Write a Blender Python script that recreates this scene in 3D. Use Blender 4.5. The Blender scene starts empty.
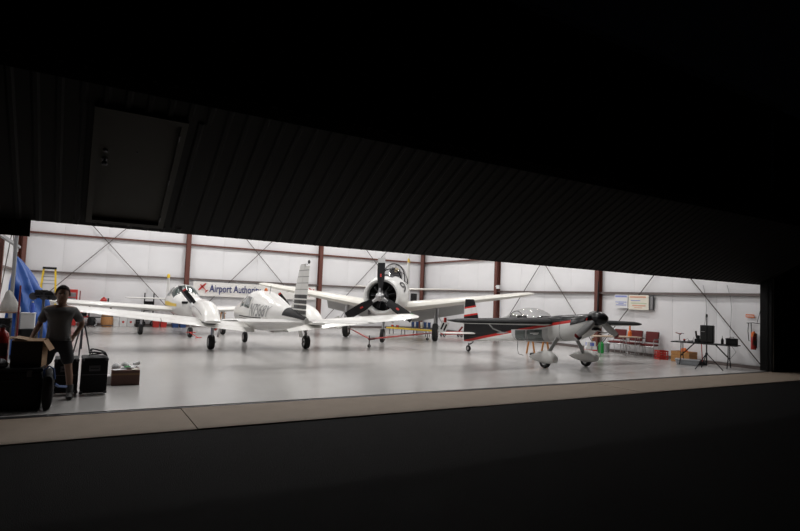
import bpy, bmesh, math, random
from math import sin, cos, tan, pi, radians as R
from mathutils import Vector, Matrix
random.seed(7)
SC = bpy.context.scene
COL = SC.collection

# ------------------------------------------------------------------ camera
F_PX, PITCH, ROLL, YAW, CAM_H = 549.62, R(3.481), R(2.284), R(30.255), 1.75
FWD = Vector((sin(YAW)*cos(PITCH), cos(YAW)*cos(PITCH), sin(PITCH)))
RGT = Vector((cos(YAW), -sin(YAW), 0.0))
UPV = RGT.cross(FWD)
cam_data = bpy.data.cameras.new('camera')
cam = bpy.data.objects.new('camera', cam_data)
COL.objects.link(cam)
cam_data.sensor_width = 36.0
cam_data.lens = F_PX / 800 * 36.0
cam_data.clip_end = 300
r2 = RGT*cos(ROLL) + UPV*sin(ROLL)
u2 = UPV*cos(ROLL) - RGT*sin(ROLL)
m = Matrix((r2, u2, -FWD)).transposed().to_4x4()
m.translation = (0, 0, CAM_H)
cam.matrix_world = m
SC.camera = cam

def ray(x, y):
    dx, dy = x-400, y-265.5
    X = dx*cos(ROLL)+dy*sin(ROLL); Y = -dx*sin(ROLL)+dy*cos(ROLL)
    return FWD + RGT*(X/F_PX) - UPV*(Y/F_PX)
def ground(x, y, z=0.0):           # where a pixel's sight line meets the level z
    d = ray(x, y); t = (z-CAM_H)/d.z
    return Vector((d.x*t, d.y*t, z))
def on_y(x, y, Y): d = ray(x, y); t = Y/d.y; return Vector((d.x*t, Y, CAM_H+d.z*t))
def on_x(x, y, X): d = ray(x, y); t = X/d.x; return Vector((X, d.y*t, CAM_H+d.z*t))

# ------------------------------------------------------------------ world, exposure
w = bpy.data.worlds.new('night'); SC.world = w; w.use_nodes = True
w.node_tree.nodes['Background'].inputs[0].default_value = (0.25, 0.3, 0.4, 1)
w.node_tree.nodes['Background'].inputs[1].default_value = 0.0012
SC.view_settings.view_transform = 'Standard'
SC.view_settings.look = 'None'
SC.view_settings.exposure = 0.0
SC.view_settings.gamma = 1.0
SC.view_settings.use_curve_mapping = False
LAMP_W = 99.0

# ------------------------------------------------------------------ materials
MATS = {}
def mat(name, col, rough=0.5, metal=0.0, var=0.06, scale=6.0, bump=0.0, bscale=40.0, emit=None, coat=0.0, spec=0.5):
    if name in MATS: return MATS[name]
    mt = bpy.data.materials.new(name); mt.use_nodes = True
    nt = mt.node_tree; b = nt.nodes['Principled BSDF']
    b.inputs['Roughness'].default_value = rough; b.inputs['Metallic'].default_value = metal
    b.inputs['Coat Weight'].default_value = coat
    b.inputs['Specular IOR Level'].default_value = spec
    tc = nt.nodes.new('ShaderNodeTexCoord')
    nz = nt.nodes.new('ShaderNodeTexNoise'); nz.inputs['Scale'].default_value = scale; nz.inputs['Detail'].default_value = 4
    nt.links.new(tc.outputs['Object'], nz.inputs['Vector'])
    mx = nt.nodes.new('ShaderNodeMix'); mx.data_type = 'RGBA'
    mx.inputs['A'].default_value = tuple(max(0, c*(1-var)) for c in col)+(1,)
    mx.inputs['B'].default_value = tuple(min(1, c*(1+var)) for c in col)+(1,)
    nt.links.new(nz.outputs['Fac'], mx.inputs['Factor'])
    nt.links.new(mx.outputs['Result'], b.inputs['Base Color'])
    if bump:
        n2 = nt.nodes.new('ShaderNodeTexNoise'); n2.inputs['Scale'].default_value = bscale; n2.inputs['Detail'].default_value = 3
        nt.links.new(tc.outputs['Object'], n2.inputs['Vector'])
        bp = nt.nodes.new('ShaderNodeBump'); bp.inputs['Strength'].default_value = bump; bp.inputs['Distance'].default_value = 0.02
        nt.links.new(n2.outputs['Fac'], bp.inputs['Height']); nt.links.new(bp.outputs['Normal'], b.inputs['Normal'])
    if emit:
        b.inputs['Emission Color'].default_value = tuple(emit[0])+(1,); b.inputs['Emission Strength'].default_value = emit[1]
    MATS[name] = mt
    return mt

def glass(name, tint=(0.9, 0.95, 0.97), alpha=0.25, rough=0.03):
    mt = bpy.data.materials.new(name); mt.use_nodes = True; nt = mt.node_tree
    for n in list(nt.nodes): nt.nodes.remove(n)
    out = nt.nodes.new('ShaderNodeOutputMaterial'); mx = nt.nodes.new('ShaderNodeMixShader')
    tr = nt.nodes.new('ShaderNodeBsdfTransparent'); tr.inputs[0].default_value = tint+(1,)
    gl = nt.nodes.new('ShaderNodeBsdfGlossy'); gl.inputs['Roughness'].default_value = rough
    fr = nt.nodes.new('ShaderNodeLayerWeight'); fr.inputs[0].default_value = 0.5
    pw = nt.nodes.new('ShaderNodeMath'); pw.operation = 'POWER'; pw.inputs[1].default_value = 4.0
    nt.links.new(fr.outputs['Facing'], pw.inputs[0])
    ad = nt.nodes.new('ShaderNodeMath'); ad.operation = 'MULTIPLY_ADD'; ad.inputs[1].default_value = 0.6; ad.inputs[2].default_value = alpha*0.3
    nt.links.new(pw.outputs[0], ad.inputs[0]); nt.links.new(ad.outputs[0], mx.inputs[0])
    nt.links.new(tr.outputs[0], mx.inputs[1]); nt.links.new(gl.outputs[0], mx.inputs[2]); nt.links.new(mx.outputs[0], out.inputs[0])
    MATS[name] = mt; return mt

def banded(name, bands, slope=0.0, axis='Z', rough=0.3, coat=0.0):
    """paint bands: the colour is read from v = z - slope*x of the object's own frame; bands = [(from v, colour)]"""
    mt = bpy.data.materials.new(name); mt.use_nodes = True; nt = mt.node_tree; b = nt.nodes['Principled BSDF']
    b.inputs['Roughness'].default_value = rough; b.inputs['Coat Weight'].default_value = coat
    b.inputs['Specular IOR Level'].default_value = 0.12
    tc = nt.nodes.new('ShaderNodeTexCoord'); sx = nt.nodes.new('ShaderNodeSeparateXYZ')
    nt.links.new(tc.outputs['Object'], sx.inputs[0])
    ma = nt.nodes.new('ShaderNodeMath'); ma.operation = 'MULTIPLY_ADD'; ma.inputs[1].default_value = -slope
    nt.links.new(sx.outputs['X'], ma.inputs[0]); nt.links.new(sx.outputs[axis], ma.inputs[2])
    mr = nt.nodes.new('ShaderNodeMapRange'); mr.inputs['From Min'].default_value = -1.0; mr.inputs['From Max'].default_value = 4.0
    nt.links.new(ma.outputs[0], mr.inputs['Value'])
    cr = nt.nodes.new('ShaderNodeValToRGB'); cr.color_ramp.interpolation = 'CONSTANT'
    nt.links.new(mr.outputs[0], cr.inputs[0]); nt.links.new(cr.outputs[0], b.inputs['Base Color'])
    el = cr.color_ramp.elements
    el[0].position = 0; el[0].color = bands[0][1]+(1,)
    el[1].position = (bands[1][0]+1)/5; el[1].color = bands[1][1]+(1,)
    for v, c in bands[2:]:
        e = el.new((v+1)/5); e.color = c+(1,)
    MATS[name] = mt; return mt

WHITE = mat('aircraft_white', (0.80, 0.79, 0.76), 0.28, coat=0.4, var=0.02)
CREAM = mat('aircraft_cream', (0.74, 0.72, 0.66), 0.32, coat=0.3, var=0.03)
LGREY = mat('aircraft_grey', (0.52, 0.52, 0.52), 0.35, coat=0.3, var=0.04)
BLACK = mat('black_gloss', (0.008, 0.008, 0.009), 0.25, spec=0.35)
MBLACK = mat('black_matt', (0.010, 0.010, 0.011), 0.6, spec=0.25)
RUBBER = mat('rubber', (0.012, 0.012, 0.012), 0.75, bump=0.2)
STEEL = mat('steel', (0.45, 0.45, 0.46), 0.3, 1.0)
DSTEEL = mat('dark_steel', (0.10, 0.10, 0.11), 0.4, 0.8)
CHROME = mat('chrome', (0.7, 0.7, 0.7), 0.15, 1.0)
RED = mat('red_paint', (0.50, 0.028, 0.022), 0.35, coat=0.2)
DRED = mat('dark_red', (0.18, 0.012, 0.012), 0.4)
ORANGE = mat('orange_paint', (0.75, 0.16, 0.02), 0.5)
YELLOW = mat('yellow_paint', (0.80, 0.55, 0.03), 0.4)
BLUE = mat('blue_plastic', (0.018, 0.06, 0.20), 0.45)
BLUEINK = mat('blue_ink', (0.012, 0.02, 0.14), 0.6)
LBLUE = mat('light_blue_ink', (0.05, 0.12, 0.6), 0.6)
GREEN = mat('green_plastic', (0.02, 0.32, 0.06), 0.4)
WOOD = mat('wood', (0.42, 0.20, 0.07), 0.55, var=0.25, scale=14)
CARD = mat('cardboard', (0.26, 0.155, 0.08), 0.8, var=0.1)
PAPER = mat('paper', (0.75, 0.75, 0.76), 0.7, var=0.03)
CPAPER = mat('cream_paper', (0.78, 0.74, 0.64), 0.7, var=0.03)
PLASTICW = mat('white_plastic', (0.72, 0.72, 0.72), 0.4)
GREYP = mat('grey_plastic', (0.25, 0.25, 0.26), 0.5)
GLASS = glass('clear_canopy', (.90, .90, .90), .35); WINDOW = mat('window_dark', (0.05, 0.07, 0.065), 0.08, var=0.4, scale=9, coat=0.5)
CLEARP = glass('clear_plastic', (0.85, 0.88, 0.9), 0.5, 0.2)

# ------------------------------------------------------------------ mesh builder
class MB:
    def __init__(s): s.v = []; s.f = []
    def add(s, vs, fs):
        o = len(s.v); s.v += [tuple(v) for v in vs]; s.f += [tuple(i+o for i in f) for f in fs]; return s
    def box(s, c, d, rz=0.0, rx=0.0, ry=0.0):
        M = Matrix.Rotation(rz, 3, 'Z') @ Matrix.Rotation(ry, 3, 'Y') @ Matrix.Rotation(rx, 3, 'X')
        vs = [Vector(c)+M @ Vector((d[0]/2*i, d[1]/2*j, d[2]/2*k)) for i in (-1, 1) for j in (-1, 1) for k in (-1, 1)]
        return s.add(vs, [(0, 1, 3, 2), (4, 6, 7, 5), (0, 4, 5, 1), (2, 3, 7, 6), (0, 2, 6, 4), (1, 5, 7, 3)])
    def tube(s, pts, r, n=8, cap=True):
        pts = [Vector(p) for p in pts]; rs = r if isinstance(r, (list, tuple)) else [r]*len(pts)
        rings = []; prev = None
        for i, p in enumerate(pts):
            d = (pts[min(i+1, len(pts)-1)]-pts[max(i-1, 0)]).normalized()
            if prev is None:
                a = d.orthogonal().normalized()
            else:
                a = (prev-d*prev.dot(d)).normalized()
            prev = a; b = d.cross(a)
            rings.append([p+(a*cos(2*pi*k/n)+b*sin(2*pi*k/n))*rs[i] for k in range(n)])
        return s.loft(rings, cap)
    def bar(s, p, q, w, h, up=(0, 0, 1)):
        p = Vector(p); q = Vector(q); d = (q-p).normalized(); a = d.cross(Vector(up))
        if a.length < 1e-4: a = d.orthogonal()
        a.normalize(); b = a.cross(d)
        o = [(-1, -1), (1, -1), (1, 1), (-1, 1)]
        return s.loft([[c+a*(w/2*i)+b*(h/2*j) for i, j in o] for c in (p, q)], True)
    def loft(s, rings, cap=True, closed=True):
        n = len(rings[0]); vs = [v for r in rings for v in r]; fs = []
        for i in range(len(rings)-1):
            for k in range(n if closed else n-1):
                k2 = (k+1) % n
                fs.append((i*n+k, i*n+k2, (i+1)*n+k2, (i+1)*n+k))
        if cap:
            fs.append(tuple(range(n-1, -1, -1))); fs.append(tuple((len(rings)-1)*n+k for k in range(n)))
        return s.add(vs, fs)
    def lathe(s, prof, o=(0, 0, 0), axis=(0, 0, 1), n=24):
        ax = Vector(axis).normalized(); a = ax.orthogonal().normalized(); b = ax.cross(a); o = Vector(o)
        return s.loft([[o+ax*h+(a*cos(2*pi*k/n)+b*sin(2*pi*k/n))*max(r, 1e-4) for k in range(n)] for r, h in prof], True)
    def prism(s, poly, y0, y1, axis='Y'):
        def P(u, w_, t): return (u, t, w_) if axis == 'Y' else ((t, u, w_) if axis == 'X' else (u, w_, t))
        return s.loft([[P(u, w_, t) for u, w_ in poly] for t in (y0, y1)], True)
    def build(s, name, mt, parent=None, ang=35, bevel=0.0, recalc=True, loc=None):
        me = bpy.data.meshes.new(name); me.from_pydata(s.v, [], s.f)
        if recalc:
            bm = bmesh.new(); bm.from_mesh(me); bmesh.ops.recalc_face_normals(bm, faces=bm.faces); bm.to_mesh(me); bm.free()
        me.materials.append(mt)
        me.polygons.foreach_set('use_smooth', [True]*len(me.polygons))
        me.set_sharp_from_angle(angle=R(ang))
        ob = bpy.data.objects.new(name, me); COL.objects.link(ob)
        if parent: ob.parent = parent
        if loc: ob.location = loc
        if bevel:
            bv = ob.modifiers.new('edge', 'BEVEL'); bv.width = bevel; bv.segments = 2; bv.limit_method = 'ANGLE'
        return ob

def tag(o, label, cat, group=None):
    o['label'] = label; o['category'] = cat
    if group: o['group'] = group
    return o
def struct(o): o['kind'] = 'structure'; return o
def empty(name, loc=(0, 0, 0), rz=0.0):
    e = bpy.data.objects.new(name, None); COL.objects.link(e); e.location = loc; e.rotation_euler = (0, 0, rz)
    e.empty_display_size = 0.2; return e
def thing(name, label, cat, loc=(0, 0, 0), rz=0.0, group=None):
    return tag(empty(name, loc, rz), label, cat, group)
def copy_tree(o, parent=None):
    c = o.copy(); COL.objects.link(c); c.parent = parent
    for ch in list(o.children): copy_tree(ch, c)
    return c

# ------------------------------------------------------------------ hangar shell
XL, XR, YF, YB, ZE = -2.37, 18.42, 8.95, 28.56, 8.1
BACK_COLS = [XL, 4.56, 11.49, XR]; SIDE_COLS = [YB, 21.53, 15.25, YF]
GIRTS = [2.34, 4.02, 5.9]
FLOOR = mat('floor_epoxy', (0.46, 0.448, 0.435), 0.22, var=0.10, scale=0.6, spec=0.5)
WALLM = mat('wall_insulation', (0.82, 0.815, 0.83), 0.42, var=0.03, scale=1.3, bump=0.08, bscale=5)
SHELL = mat('shell_metal', (0.60, 0.60, 0.61), 0.6)
BROWN = mat('red_oxide_steel', (0.125, 0.038, 0.026), 0.55, var=0.15)
BROWNG = mat('girt_steel', (0.14, 0.112, 0.106), 0.5, var=0.15)
CONC = mat('apron_concrete', (0.235, 0.185, 0.14), 0.85, var=0.18, scale=2.5, bump=0.3, bscale=60)
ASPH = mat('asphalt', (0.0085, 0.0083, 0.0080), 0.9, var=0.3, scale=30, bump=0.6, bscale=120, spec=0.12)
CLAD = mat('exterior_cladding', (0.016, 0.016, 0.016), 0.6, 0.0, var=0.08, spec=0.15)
DOORM = mat('walk_door_paint', (0.075, 0.074, 0.066), 0.55, var=0.05, spec=0.2)
JAMB = mat('jamb_paint', (.006, .006, .006), .6, spec=.1)
CABLE = mat('brace_cable', (0.07, 0.055, 0.05), 0.5, 0.3)

fl = MB().box(((XL+XR)/2, (YF+YB)/2, -0.1), (XR-XL+0.8, YB-YF+0.1, 0.2)).build('floor', FLOOR); struct(fl)
st = MB().box(((XL+XR)/2, YF-0.085, -0.11), (XR-XL+0.8, 0.05, 0.2)).build('trim_1', DSTEEL); struct(st)
ap = empty('concrete_apron', (0, 0, 0)); struct(ap)
xs = -12.0
slab_me = MB().box((0, 0, -0.115), (4.492, 1.38, 0.2)).build('slab', CONC, ap, bevel=0.004)
slab_me.location = (xs+2.2, 8.15, 0)
for k in range(1, 9):
    c = slab_me.copy(); COL.objects.link(c); c.location = (xs+2.2+4.5*k, 8.15, random.uniform(-.004, .004)); c.parent = ap
g = MB()
N = 40
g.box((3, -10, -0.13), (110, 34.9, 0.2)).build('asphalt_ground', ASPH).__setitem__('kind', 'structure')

def wall_panel(w_, h_):
    b = MB(); nx, nz = 8, 8; vs = []
    for j in range(nz+1):
        for i in range(nx+1):
            u, v = i/nx, j/nz
            bul = 0.024*(1-(2*u-1)**6)*(1-(2*v-1)**8)*(1+0.35*sin(5*v+3*u))
            vs.append((u*w_, -bul, v*h_))
    fs = [(j*(nx+1)+i, j*(nx+1)+i+1, (j+1)*(nx+1)+i+1, (j+1)*(nx+1)+i) for j in range(nz) for i in range(nx)]
    b.add(vs, fs); return b
def make_wall(name, origin, rz, cols, axis_len, girt_mat_rows, unbraced=()):
    """a wall in its own frame: x along it, -y into the hall, z up"""
    root = MB().box((axis_len/2, 0.1, ZE/2), (axis_len+0.2, 0.16, ZE)).build(name, SHELL); struct(root)
    root.location = origin; root.rotation_euler = (0, 0, rz)
    rows = [0.10]+GIRTS+[ZE]
    cache = {}
    for a, b in zip(cols[:-1], cols[1:]):
        n = 4; pw = (b-a)/n
        for j in range(4):
            for i in range(n):
                key = (round(pw, 3), j)
                if key not in cache:
                    cache[key] = wall_panel(pw-0.005, rows[j+1]-rows[j]-0.02).build('panel', WALLM, root, recalc=False)
                    o = cache[key]
                else:
                    o = cache[key].copy(); COL.objects.link(o); o.parent = root
                o.location = (a+i*pw+0.0025, 0.012, rows[j]+0.01)
    for z, mt in zip(GIRTS, girt_mat_rows):
        gb = MB(); gb.box((axis_len/2, -0.08, z), (axis_len, 0.10, 0.05)); gb.box((axis_len/2, -0.125, z-0.03), (axis_len, 0.012, 0.06))
        gb.build('girt', mt, root)
    for bay, (a, b) in enumerate(zip(cols[:-1], cols[1:])):
        if bay in unbraced: continue
        for s in (0, 1):
            p, q = ((a+.1, -0.13, 0.15), (b-.1, -0.13, ZE-.7)) if s else ((b-.1, -0.16, 0.15), (a+.1, -0.16, ZE-.7))
            MB().tube([p, q], 0.016, 6).build('brace_cable', CABLE, root)
    bb = MB().box((axis_len/2, -0.045, 0.05), (axis_len, 0.03, 0.10)).build('base_channel', BROWNG, root)
    return root
wb = make_wall('wall_back', (XL, YB, 0), 0.0, [c-XL for c in BACK_COLS], XR-XL, [BROWNG, BROWN, BROWN])
# right wall: its own x axis runs from the back corner to the door
wr = make_wall('wall_right', (XR, YB, 0), -pi/2, [YB-c for c in SIDE_COLS], YB-YF, [BROWNG, BROWN, BROWN], (0,))
wl = make_wall('wall_left', (XL, YF, 0), pi/2, [c-YF for c in reversed(SIDE_COLS)], YB-YF, [BROWNG, BROWN, BROWN])

def column(name, x, y, rz):
    b = MB()
    b.box((0, -0.02, ZE/2), (0.2, 0.014, ZE)); b.box((0, -0.25, ZE/2), (0.2, 0.016, ZE)); b.box((0, -0.13, ZE/2), (0.012, 0.22, ZE))
    o = b.build(name, BROWN); struct(o); o.location = (x, y, 0); o.rotation_euler = (0, 0, rz)
    pl = MB().box((0, -0.17, 0.012), (0.3, 0.42, 0.024)).build('base_plate', BROWN, o)
    for sx in (-1, 1):
        for sy in (-1, 1):
            MB().lathe([(0.016, 0), (0.016, 0.03), (0.0, 0.03)], (sx*.12, -.17+sy*.17, .024), n=6).build('bolt', DSTEEL, o)
    return o
for x in BACK_COLS[1:3]: column('column', x, YB, 0)
for y in SIDE_COLS[1:3]:
    column('column', XR, y, -pi/2); column('column', XL, y, pi/2)
column('column', XR-0.12, YB-0.02, -pi/4); column('column', XL+0.12, YB-0.02, pi/4)

ce = MB().box(((XL+XR)/2, (YF+YB)/2, ZE+0.1), (XR-XL+0.6, YB-YF+0.6, 0.2)).build('ceiling', WALLM); struct(ce)

# the front of the building, outside
def clad_wall(name, x0, x1, z0, z1, y=YF-0.02):
    o = MB().box(((x0+x1)/2, y+0.12, (z0+z1)/2), (x1-x0, 0.2, z1-z0)).build(name, CLAD); struct(o)
    n = int((x1-x0)/0.3)
    for k in range(n):
        xx = x0+0.3*(k+.5)
        MB().prism([(xx-.05, 0), (xx-.02, -.035), (xx+.02, -.035), (xx+.05, 0)], z0, z1, 'Z').build('rib', CLAD, o, loc=(0, y+.02, 0))
    return o
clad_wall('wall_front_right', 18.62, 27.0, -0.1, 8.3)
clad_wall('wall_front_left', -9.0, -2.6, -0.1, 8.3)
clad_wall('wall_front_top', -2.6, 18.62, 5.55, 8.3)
jb = MB().box((18.42, YF+0.02, 2.77), (0.34, 0.22, 5.55)).box((18.30, YF-.12, 2.77), (0.06, 0.14, 5.55)).build('trim_2', JAMB); struct(jb)
jb = MB().box((-2.5, YF+0.02, 2.77), (0.3, 0.22, 5.55)).build('trim_3', JAMB); struct(jb)

# folding hangar door, half raised: lower leaf leans out from the opening, upper leaf folds back to the header
LEAF = 2.85; SLOPE = math.atan2(1.15, 1.91)
DX0, DX1 = -3.2, 18.55
door = empty('door_1', (0, 9.15, 2.65)); struct(door)
def leaf_matrix(flip=False):
    if not flip:
        S = Vector((0, -cos(SLOPE), sin(SLOPE)))
        M = Matrix((Vector((1, 0, 0)), S, Vector((1, 0, 0)).cross(S))).transposed().to_4x4()
    else:
        S = Vector((0, cos(SLOPE), sin(SLOPE)))
        M = Matrix((Vector((1, 0, 0)), S, Vector((1, 0, 0)).cross(S))).transposed().to_4x4()
        M.translation = (0, -LEAF*cos(SLOPE), LEAF*sin(SLOPE))
    return M
def sheet(width, length, nr=3):
    b = MB(); prof = []
    for k in range(nr):
        x = width/nr*k
        prof += [(x, 0), (x+.10, 0), (x+.125, .022), (x+.165, .022), (x+.19, 0)]
    prof.append((width, 0))
    return b.loft([[(x, l, z) for x, z in prof] for l in (0, length)], False, closed=False)
WD_X0, WD_X1, WD_V0, WD_V1 = 0.036, 1.060, 0.117, 2.33      # walk door frame in the leaf
for flip in (False, True):
    leaf = MB()
    for v in (0.03, LEAF*.5, LEAF-0.03): 
        if v == LEAF*.5 and not flip:
            leaf.box(((DX0+WD_X0)/2, v, -0.10), (WD_X0-DX0, 0.08, 0.16)); leaf.box(((DX1+WD_X1)/2, v, -0.10), (DX1-WD_X1, 0.08, 0.16))
        else: leaf.box(((DX0+DX1)/2, v, -0.10), (DX1-DX0, 0.08, 0.16))
    k = 0; x = DX0
    while x <= DX1+.01:
        if flip or not (WD_X0-.05 < x < WD_X1+.05): leaf.box((x, LEAF/2, -0.10), (0.06, LEAF, 0.14))
        x += (DX1-DX0)/14
    def liner(x0, x1, v0, v1): leaf.box(((x0+x1)/2, (v0+v1)/2, -0.012), (x1-x0, v1-v0, 0.012))
    if flip: liner(DX0, DX1, 0, LEAF)
    else:
        liner(DX0, WD_X0+.03, 0, LEAF); liner(WD_X1-.03, DX1, 0, LEAF); liner(WD_X0, WD_X1, WD_V1-.03, LEAF); liner(WD_X0, WD_X1, 0, WD_V0+.03)
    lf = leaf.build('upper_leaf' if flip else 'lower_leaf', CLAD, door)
    lf.matrix_local = leaf_matrix(flip)
    pw = 0.9144
    proto = None; x = DX0; protos = {}
    while x < DX1-.05:
        wdt = min(pw, DX1-x)
        spans = [(x, x+wdt, 0, LEAF)]
        if not flip and x < WD_X1 and x+wdt > WD_X0:      # cut the sheets round the walk door
            spans = [(x, x+wdt, WD_V1, LEAF), (x, x+wdt, 0, WD_V0)]
            if x < WD_X0-.05: spans.append((x, WD_X0, WD_V0, WD_V1))
            if x+wdt > WD_X1+.05: spans.append((WD_X1, x+wdt, WD_V0, WD_V1))
        for a, b_, v0, v1 in spans:
            key = (round(b_-a, 3), round(v0, 3), round(v1, 3))
            if key not in protos:
                nr = max(1, round((b_-a)/0.2286))
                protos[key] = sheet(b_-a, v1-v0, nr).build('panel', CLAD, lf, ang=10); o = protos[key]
            else:
                o = protos[key].copy(); COL.objects.link(o); o.parent = lf
            o.location = (a, v0, 0.0)
        x += pw
seal = MB().box(((DX0+DX1)/2, -0.008, -0.09), (DX1-DX0, 0.022, 0.19)).build('bottom_seal', RUBBER, door); seal.matrix_local = leaf_matrix()
flapb = MB().box(((DX0-0.62)/2, 0.02, -0.12), (-0.62-DX0, 0.03, 0.24)).build('seal_flap', RUBBER, door)
for flip in (0,):
    wd = MB().box(((WD_X0+WD_X1)/2, (WD_V0+WD_V1)/2+.02, -0.03), (WD_X1-WD_X0-.12, WD_V1-WD_V0-.10, 0.045)).build('walk_door', DOORM, door)
    wd.matrix_local = leaf_matrix()
    f = MB(); t = 0.075; zc = 0.0; dz = 0.10
    f.box((WD_X0+t/2, (WD_V0+WD_V1)/2, zc), (t, WD_V1-WD_V0, dz)); f.box((WD_X1-t/2, (WD_V0+WD_V1)/2, zc), (t, WD_V1-WD_V0, dz))
    f.box(((WD_X0+WD_X1)/2, WD_V1-t/2, zc), (WD_X1-WD_X0-2*t, t, dz)); f.box(((WD_X0+WD_X1)/2, WD_V0+.035, zc), (WD_X1-WD_X0-2*t, .07, dz))
    f.build('door_frame', DOORM, wd)
    h = MB().lathe([(.035, 0), (.035, .012), (.014, .016), (.014, .05), (.032, .06), (.036, .085), (.02, .10), (0, .10)], (WD_X0+.155, 1.42, -.008), (0, 0, 1), 16).build('door_knob', DSTEEL, wd)
    h = MB().lathe([(.028, 0), (.028, .02), (.012, .024), (0, .024)], (WD_X0+.155, 1.58, -.008), (0, 0, 1), 16).build('deadbolt', DSTEEL, wd)
    h = MB().lathe([(.012, 0), (.012, .012), (0, .012)], ((WD_X0+WD_X1)/2, 1.62, -.008), (0, 0, 1), 10).build('peephole', DSTEEL, wd)
    for v in (.35, 1.2, 2.05):
        MB().tube([(WD_X1-t, v-.05, .055), (WD_X1-t, v+.05, .055)], .011, 8).build('hinge', DSTEEL, wd)

# ------------------------------------------------------------------ roof lamps
def high_bay(x, y, first=[None]):
    if first[0] is None:
        t = thing('high_bay_lamp', 'round white high-bay lamp hanging under the hangar roof', 'lamp', group='high-bay lamps under the roof')
        MB().tube([(0, 0, .38), (0, 0, .85)], .012, 6).build('rod', DSTEEL, t)
        MB().lathe([(.02, .38), (.10, .36), (.11, .16), (.10, .15), (0, .15)], n=20).build('housing', GREYP, t)
        b = MB(); n = 24
        rr = [(.11, .17), (.20, .10), (.27, .0), (.265, 0.0), (.19, .09), (.10, .155)]
        b.loft([[(r*cos(2*pi*k/n), r*sin(2*pi*k/n), z) for k in range(n)] for r, z in rr], False).build('reflector', CHROME, t, recalc=False)
        MB().lathe([(.0, .13), (.15, .13), (.15, .14), (0, .14)], n=20).build('lens', mat('lamp_lens', (1, .97, .92), .5, emit=((1, .97, .93), 30)), t)
        ld = bpy.data.lights.new('lamp_light', 'AREA'); ld.shape = 'DISK'; ld.size = 0.40; ld.energy = LAMP_W; ld.color = (1.0, .985, .97)
        lo = bpy.data.objects.new('lamp_light', ld); COL.objects.link(lo); lo.parent = t; lo.location = (0, 0, -.015)
        first[0] = t; o = t
    else: o = copy_tree(first[0])
    o.location = (x, y, 7.25); return o
for X in (1.3, 6.0, 10.7, 15.4):
    for Y in (12.0, 16.5, 21.1, 25.7): high_bay(X, Y)

# ------------------------------------------------------------------ aircraft toolkit: x forward, y to port, z up, origin on the ground
def crom(p0, p1, p2, p3, t): return 0.5*((2*p1)+(-p0+p2)*t+(2*p0-5*p1+4*p2-p3)*t*t+(-p0+3*p1-3*p2+p3)*t**3)
class Fus:
    """rows: x, z of widest line, half width, height above, depth below, exponent"""
    def __init__(s, rows, y=0.0): s.rows = [tuple(r)+(2.3,) if len(r) == 5 else tuple(r) for r in rows]; s.y = y   # nose first
    def at(s, x):
        rw = s.rows
        if x >= rw[0][0]: return rw[0]
        if x <= rw[-1][0]: return rw[-1]
        for i in range(len(rw)-1):
            if rw[i][0] >= x >= rw[i+1][0]:
                t = (rw[i][0]-x)/(rw[i][0]-rw[i+1][0]); a = rw[max(i-1, 0)]; d = rw[min(i+2, len(rw)-1)]
                return (x,)+tuple(max(.002, crom(a[k], rw[i][k], rw[i+1][k], d[k], t)) for k in range(1, 6))
    def pt(s, x, th, off=0.0):
        _, zc, hw, ht, hb, p = s.at(x)
        c, n = cos(th), sin(th); e = 2/p
        y = math.copysign(abs(c)**e, c)*(hw+off); z = math.copysign(abs(n)**e, n)*((ht if n >= 0 else hb)+off)
        return Vector((x, s.y+y, zc+z))
    def hull(s, n=32, sub=3, name='fuselage', mt=None, parent=None, cap=True):
        xs = []
        for a, b in zip(s.rows[:-1], s.rows[1:]): xs += [a[0]+(b[0]-a[0])*k/sub for k in range(sub)]
        xs.append(s.rows[-1][0])
        return MB().loft([[s.pt(x, 2*pi*k/n) for k in range(n)] for x in xs], cap).build(name, mt, parent, ang=50)
    def patch(s, x0, x1, t0, t1, name, mt, parent, off=0.006, nx=8, nt=8, x0b=None, x1b=None):
        """surface patch between stations x0..x1 and angles t0..t1 (degrees, 0 port side, 90 top); x0b/x1b slant the ends"""
        b = MB(); x0b = x0 if x0b is None else x0b; x1b = x1 if x1b is None else x1b
        rings = []
        for j in range(nt+1):
            t = R(t0+(t1-t0)*j/nt); v = j/nt; xa = x0+(x0b-x0)*v; xb = x1+(x1b-x1)*v
            rings.append([s.pt(xa+(xb-xa)*i/nx, t, off) for i in range(nx+1)])
        o = b.loft(rings, False, closed=False).build(name, mt, parent, ang=60)
        return o
    def text(s, txt, size, x0, t0, side, name, mt, parent, off=0.008, shear=0.0, wide=1.0, bold=0.0):
        cu = bpy.data.curves.new('txt', 'FONT'); cu.body = txt; cu.size = size; cu.resolution_u = 3
        cu.fill_mode = 'FRONT'; cu.offset = bold
        to = bpy.data.objects.new('txt', cu); COL.objects.link(to)
        me = bpy.data.meshes.new_from_object(to.evaluated_get(bpy.context.evaluated_depsgraph_get())); bpy.data.objects.remove(to)
        bm = bmesh.new(); bm.from_mesh(me); bmesh.ops.triangulate(bm, faces=bm.faces)
        bmesh.ops.subdivide_edges(bm, edges=[e for e in bm.edges if e.calc_length() > .08], cuts=1)
        for v in bm.verts:
            u, h = (v.co.x+shear*v.co.y)*wide, v.co.y
            x = x0-u*side; rad = max(.1, (s.at(x)[3]+s.at(x)[2])/2)
            th = R(t0)+h/rad if side > 0 else pi-(R(t0)+h/rad)
            v.co = s.pt(x, th, off)
        bm.to_mesh(me); bm.free(); me.materials.clear(); me.materials.append(mt)
        o = bpy.data.objects.new(name, me); COL.objects.link(o); o.parent = parent; return o

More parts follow.
